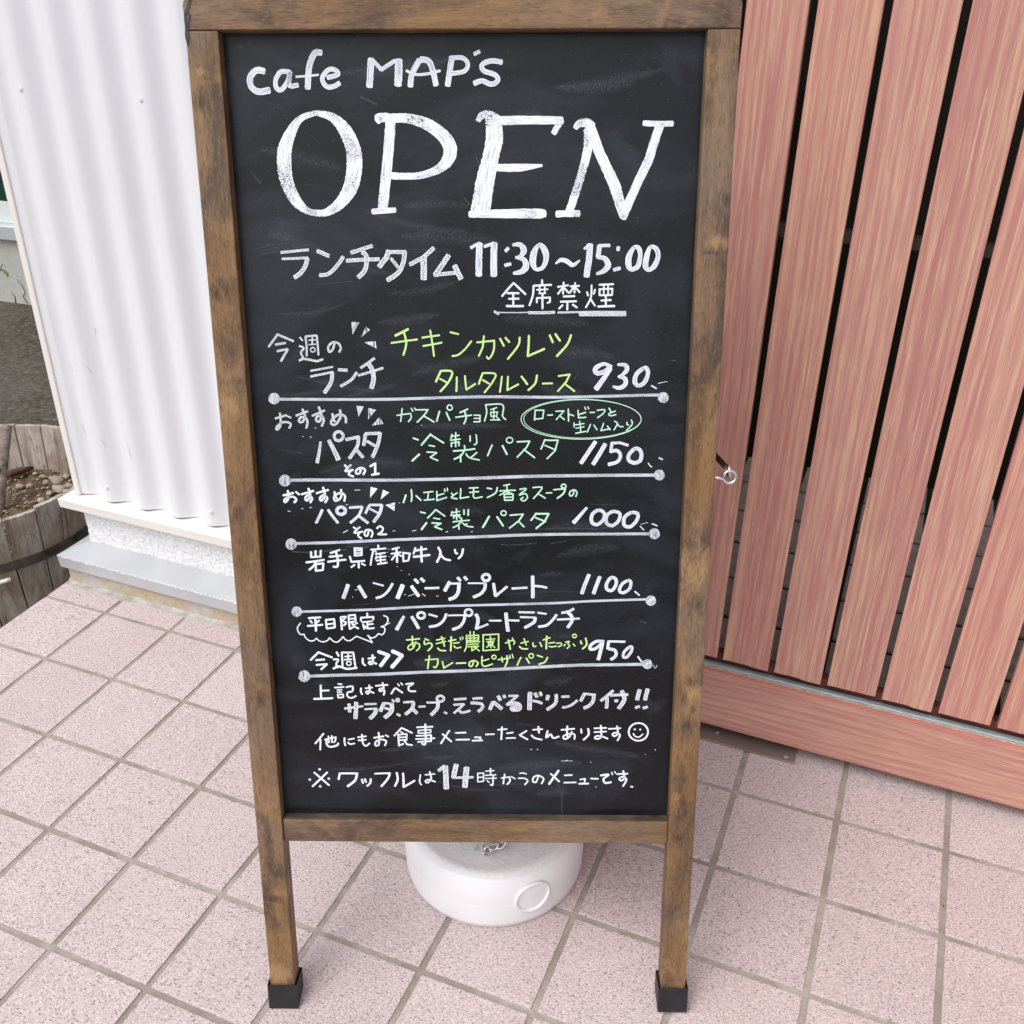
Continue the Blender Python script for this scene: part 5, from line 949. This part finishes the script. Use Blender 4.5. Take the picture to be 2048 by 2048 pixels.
def build_chain():
    root = empty('steel_chain', T((cx, cy, 0.085)))
    props(root, 'short shiny steel chain lying on top of the round white weight', 'chain')
    def link_mesh():
        pts = []
        for k in range(20):
            t = 2 * math.pi * k / 20
            pts.append((.0042 * math.cos(t), .0060 * math.sin(t) + (.0035 if math.sin(t) > 0 else -.0035), 0))
        me = tube('chain_link', pts, .0014, 8, closed=True); me.materials.append(MT['steel']); return me
    lm = link_mesh()
    spots = [((.0085, -.0690, .0060), (80, 20, 15)), ((.0150, -.0690, .0050), (20, 65, 50)), ((.0210, -.0720, .0060), (75, 30, -35)), ((.0250, -.0670, .0090), (30, 60, -20)), ((.0180, -.0620, .0080), (60, -40, 70)), ((.0300, -.0600, .0080), (15, 30, -60)), ((.0360, -.0550, .0060), (70, 10, -50)),
             ((.0300, -.0500, .0060), (10, 20, 30)), ((.0200, -.0480, .0080), (80, 0, 60))]
    for p, r in spots:
        o = link('chain_link', lm, None, root); o.location = p; o.rotation_euler = tuple(math.radians(a) for a in r)
build_chain()

# ================================================================ old round planter beyond the pavement edge
def build_planter():
    cx, cy = -0.331, 0.292
    root = empty('round_planter', T((cx, cy, -0.25)))
    props(root, 'weathered round wooden planter of grey staves with a dark strap, beside the tiles', 'planter')
    N = 24; zr = 0.28; th = 0.012
    for i in range(N):
        a = 2 * math.pi * (i + .35) / N
        bm = bmesh.new(); w = math.pi / N * random.uniform(.955, .985); top = zr + random.uniform(-.004, .004) + (.006 if i % 7 == 3 else 0)
        vs = []
        for z, r in ((0, .235), (top, .268)):
            for rr in (r, r - th):
                for q in (-1, 0, 1): vs.append(bm.verts.new((rr * math.cos(a + q * w), rr * math.sin(a + q * w), z)))
        def f(*k): bm.faces.new([vs[j] for j in k])
        for q in (0, 1):
            f(q, q + 1, q + 7, q + 6); f(q + 4, q + 3, q + 9, q + 10); f(q + 6, q + 7, q + 10, q + 9); f(q + 1, q, q + 3, q + 4)
        f(0, 6, 9, 3); f(2, 5, 11, 8)
        bmesh.ops.recalc_face_normals(bm, faces=bm.faces[:])
        bmesh.ops.bevel(bm, geom=[e for e in bm.edges if e.calc_length() > .1], offset=.0015, segments=1, affect='EDGES')
        link('stave', to_mesh(bm, 'stave'), MT['stave'], root)
    def band(z0, z1, ro):
        bm = bmesh.new(); rings = []
        for z in (z0, z1):
            r = .235 + (.268 - .235) * z / zr + ro
            rings.append([bm.verts.new((r * math.cos(2 * math.pi * k / 60), r * math.sin(2 * math.pi * k / 60), z + .001 * noise.noise((k * .5, z * 9, 0)))) for k in range(60)])
            rings.append([bm.verts.new(((r - .003) * math.cos(2 * math.pi * k / 60), (r - .003) * math.sin(2 * math.pi * k / 60), z)) for k in range(60)])
        for A, B in ((rings[0], rings[2]), (rings[2], rings[3]), (rings[1], rings[0])):
            for k in range(60): bm.faces.new((A[k], A[(k + 1) % 60], B[(k + 1) % 60], B[k]))
        bmesh.ops.recalc_face_normals(bm, faces=bm.faces[:])
        link('strap', to_mesh(bm, 'strap', False), MT['strap'], root)
    band(.148, .172, .0030)
    # soil, lumpy
    bm = bmesh.new(); n = 34; seg = 60; rings = []
    for i in range(1, n):
        r = .247 * i / (n - 1); rings.append([bm.verts.new((r * math.cos(2 * math.pi * k / seg), r * math.sin(2 * math.pi * k / seg), .162 + .010 * noise.fractal((r * math.cos(2 * math.pi * k / seg) * 22, r * math.sin(2 * math.pi * k / seg) * 22, 4), .7, 2.1, 4))) for k in range(seg)])
    for A, B in zip(rings, rings[1:]):
        for k in range(seg): bm.faces.new((A[k], B[k], B[(k + 1) % seg], A[(k + 1) % seg]))
    bm.faces.new(rings[0])
    link('soil', to_mesh(bm, 'soil', True), MT['soil'], root)
    cord = [(.262 * math.cos(a), .262 * math.sin(a), .128 + .02 * (a + .9)) for a in [-.95 + .04 * k for k in range(9)]]
    co = link('cord', tube('cord', cord, .0052, 8), MT['paint_white'], root)
    # gravel crumbs and pebbles
    bm = bmesh.new()
    for i in range(620):
        r = .235 * math.sqrt(random.random()); a = random.uniform(0, 2 * math.pi)
        s = random.uniform(.0012, .0042)
        bmesh.ops.create_icosphere(bm, subdivisions=1, radius=s, matrix=T((r * math.cos(a), r * math.sin(a), .166 + random.uniform(-.002, .006))) @ RZ(a) @ Matrix.Diagonal((1.4, 1, .6, 1)))
    g = link('gravel', to_mesh(bm, 'gravel'), MT['stone'], None, T((cx, cy, -.25)))
    props(g, 'small gravel crumbs scattered over the planter soil', 'gravel', kind='stuff')
    shapes = []
    for v in range(3):
        bm = bmesh.new(); bmesh.ops.create_icosphere(bm, subdivisions=3, radius=1)
        for q in bm.verts: q.co *= 1 + .22 * noise.noise(q.co * 1.3 + Vector((v * 9, 0, 0)))
        me = to_mesh(bm, 'pebble', True); me.materials.append(MT['stone']); shapes.append(me)
    for i, (x, y, s) in enumerate(PEBBLES):
        o = link('pebble', shapes[i % 3]); o.location = (x, y, -.083 + s * .25); o.scale = (s, s * .75, s * .55); o.rotation_euler = (0, 0, random.uniform(-.8, .8))
        props(o, 'rounded pale pebble lying on the soil of the round wooden planter', 'stone', 'pebbles in the planter')
    bk = link('bark_piece', tube('bark_piece', [(-.4400, .4420, -.0760), (-.425, .462, -.070), (-.412, .480, -.069), (-.4000, .5000, -.070)], [.005, .010, .0085, .004], 7), MT['redbark'])
    bk.scale = (1, 1, 1); props(bk, 'reddish brown piece of bark lying on the planter soil', 'bark')
    # shrub with a cut branch and a few leaves
    sh = empty('shrub', T((-.375, .270, -.09)))
    props(sh, 'sawn off grey shrub trunk with a green leaf growing in the round planter', 'shrub')
    link('trunk', tube('trunk', [(.050, .020, -.03), (.048, .04, .01), (.030, .09, .075), (.014, .13, .12), (.003, .168, .170)], [.018, .0165, .0140, .0125, .0120], 14), MT['bark'], sh)
    link('twig', tube('twig', [(.030, .09, .075), (.045, .06, .2), (.10, .08, .38), (.165, .105, .55), (.20, .1125, .60)], [.006, .0045, .0035, .002, .001], 7), MT['bark'], sh)
    bm = bmesh.new(); n = 9; A = []; B = []; C = []
    for i in range(n):
        u = i / (n - 1); w = .011 * math.sin(math.pi * (u * .9 + .06)) ** .8; zz = .006 * math.sin(u * 3)
        A.append(bm.verts.new((u * .042, w, zz + .003))); B.append(bm.verts.new((u * .042, 0, zz))); C.append(bm.verts.new((u * .042, -w, zz + .003)))
    for i in range(n - 1):
        bm.faces.new((A[i], B[i], B[i + 1], A[i + 1])); bm.faces.new((B[i], C[i], C[i + 1], B[i + 1]))
    lf = to_mesh(bm, 'leaf', True); lf.materials.append(MT['leaf'])
    for p, r in (((.176, .106, .588), (-.5, .3, -.1)), ((.165, .105, .55), (.3, .2, 2.6)), ((.14, .09, .47), (.2, -.3, 3.6)), ((.10, .08, .38), (.4, .1, 2.2)), ((.06, .06, .27), (0, .3, 3.0))):
        o = link('leaf', lf, None, sh); o.location = p; o.rotation_euler = r
PEBBLES = [(-.2663, .4483, .0175), (-.2603, .4705, .012), (-.2771, .4250, .010), (-.3065, .4800, .018), (-.3280, .4653, .010), (-.3345, .4887, .0085), (-.3593, .4873, .008), (-.3729, .4239, .0105), (-.3520, .4354, .0095), (-.2704, .3900, .011), (-.2393, .4235, .011), (-.3906, .4921, .007), (-.3043, .5080, .010), (-.2200, .4000, .009), (-.2450, .4480, .010), (-.2900, .4560, .009), (-.3480, .3050, .008), (-.2150, .3800, .008)]
build_planter()

# ================================================================ house across the yard
hb = empty('neighbour_house', T((-1.95, 1.875, -0.25)) @ RZ(0.06))
props(hb, 'old concrete house wall with grey ledge beyond the asphalt at the far left', 'building')
link('foundation', box('foundation', -8, 2.1, 0, 4, -.02, .275), MT['oldwall'], hb)
link('ledge', box('ledge', -8, 2.12, -.03, 4, .2765, .335, .004, 1), MT['flash'], hb)
link('siding', box('siding', -8, 2.1, .01, 4, .3365, .420), MT['siding'], hb)
link('window', box('window', -8, 1.2, .02, .06, .4215, 1.6), MT['darkgreen'], hb)
link('upper_wall', box('upper_wall', -8, 2.1, .062, 4, .4215, 3.2), MT['siding'], hb)
def crack(pts):
    bm = bmesh.new(); a = []; b = []
    for i, (x, z) in enumerate(pts):
        w = .0022 * (1 - i / len(pts)) + .0006
        a.append(bm.verts.new((x - w, -.0012, z))); b.append(bm.verts.new((x + w, -.0012, z)))
    for i in range(len(pts) - 1): bm.faces.new((a[i], b[i], b[i + 1], a[i + 1]))
    link('crack', to_mesh(bm, 'crack'), MT['chipped'], hb)
crack([(.085, .005), (.070, .035), (.088, .050), (.080, .085), (.060, .11)])
crack([(.020, .0), (.026, .03), (.012, .045)])
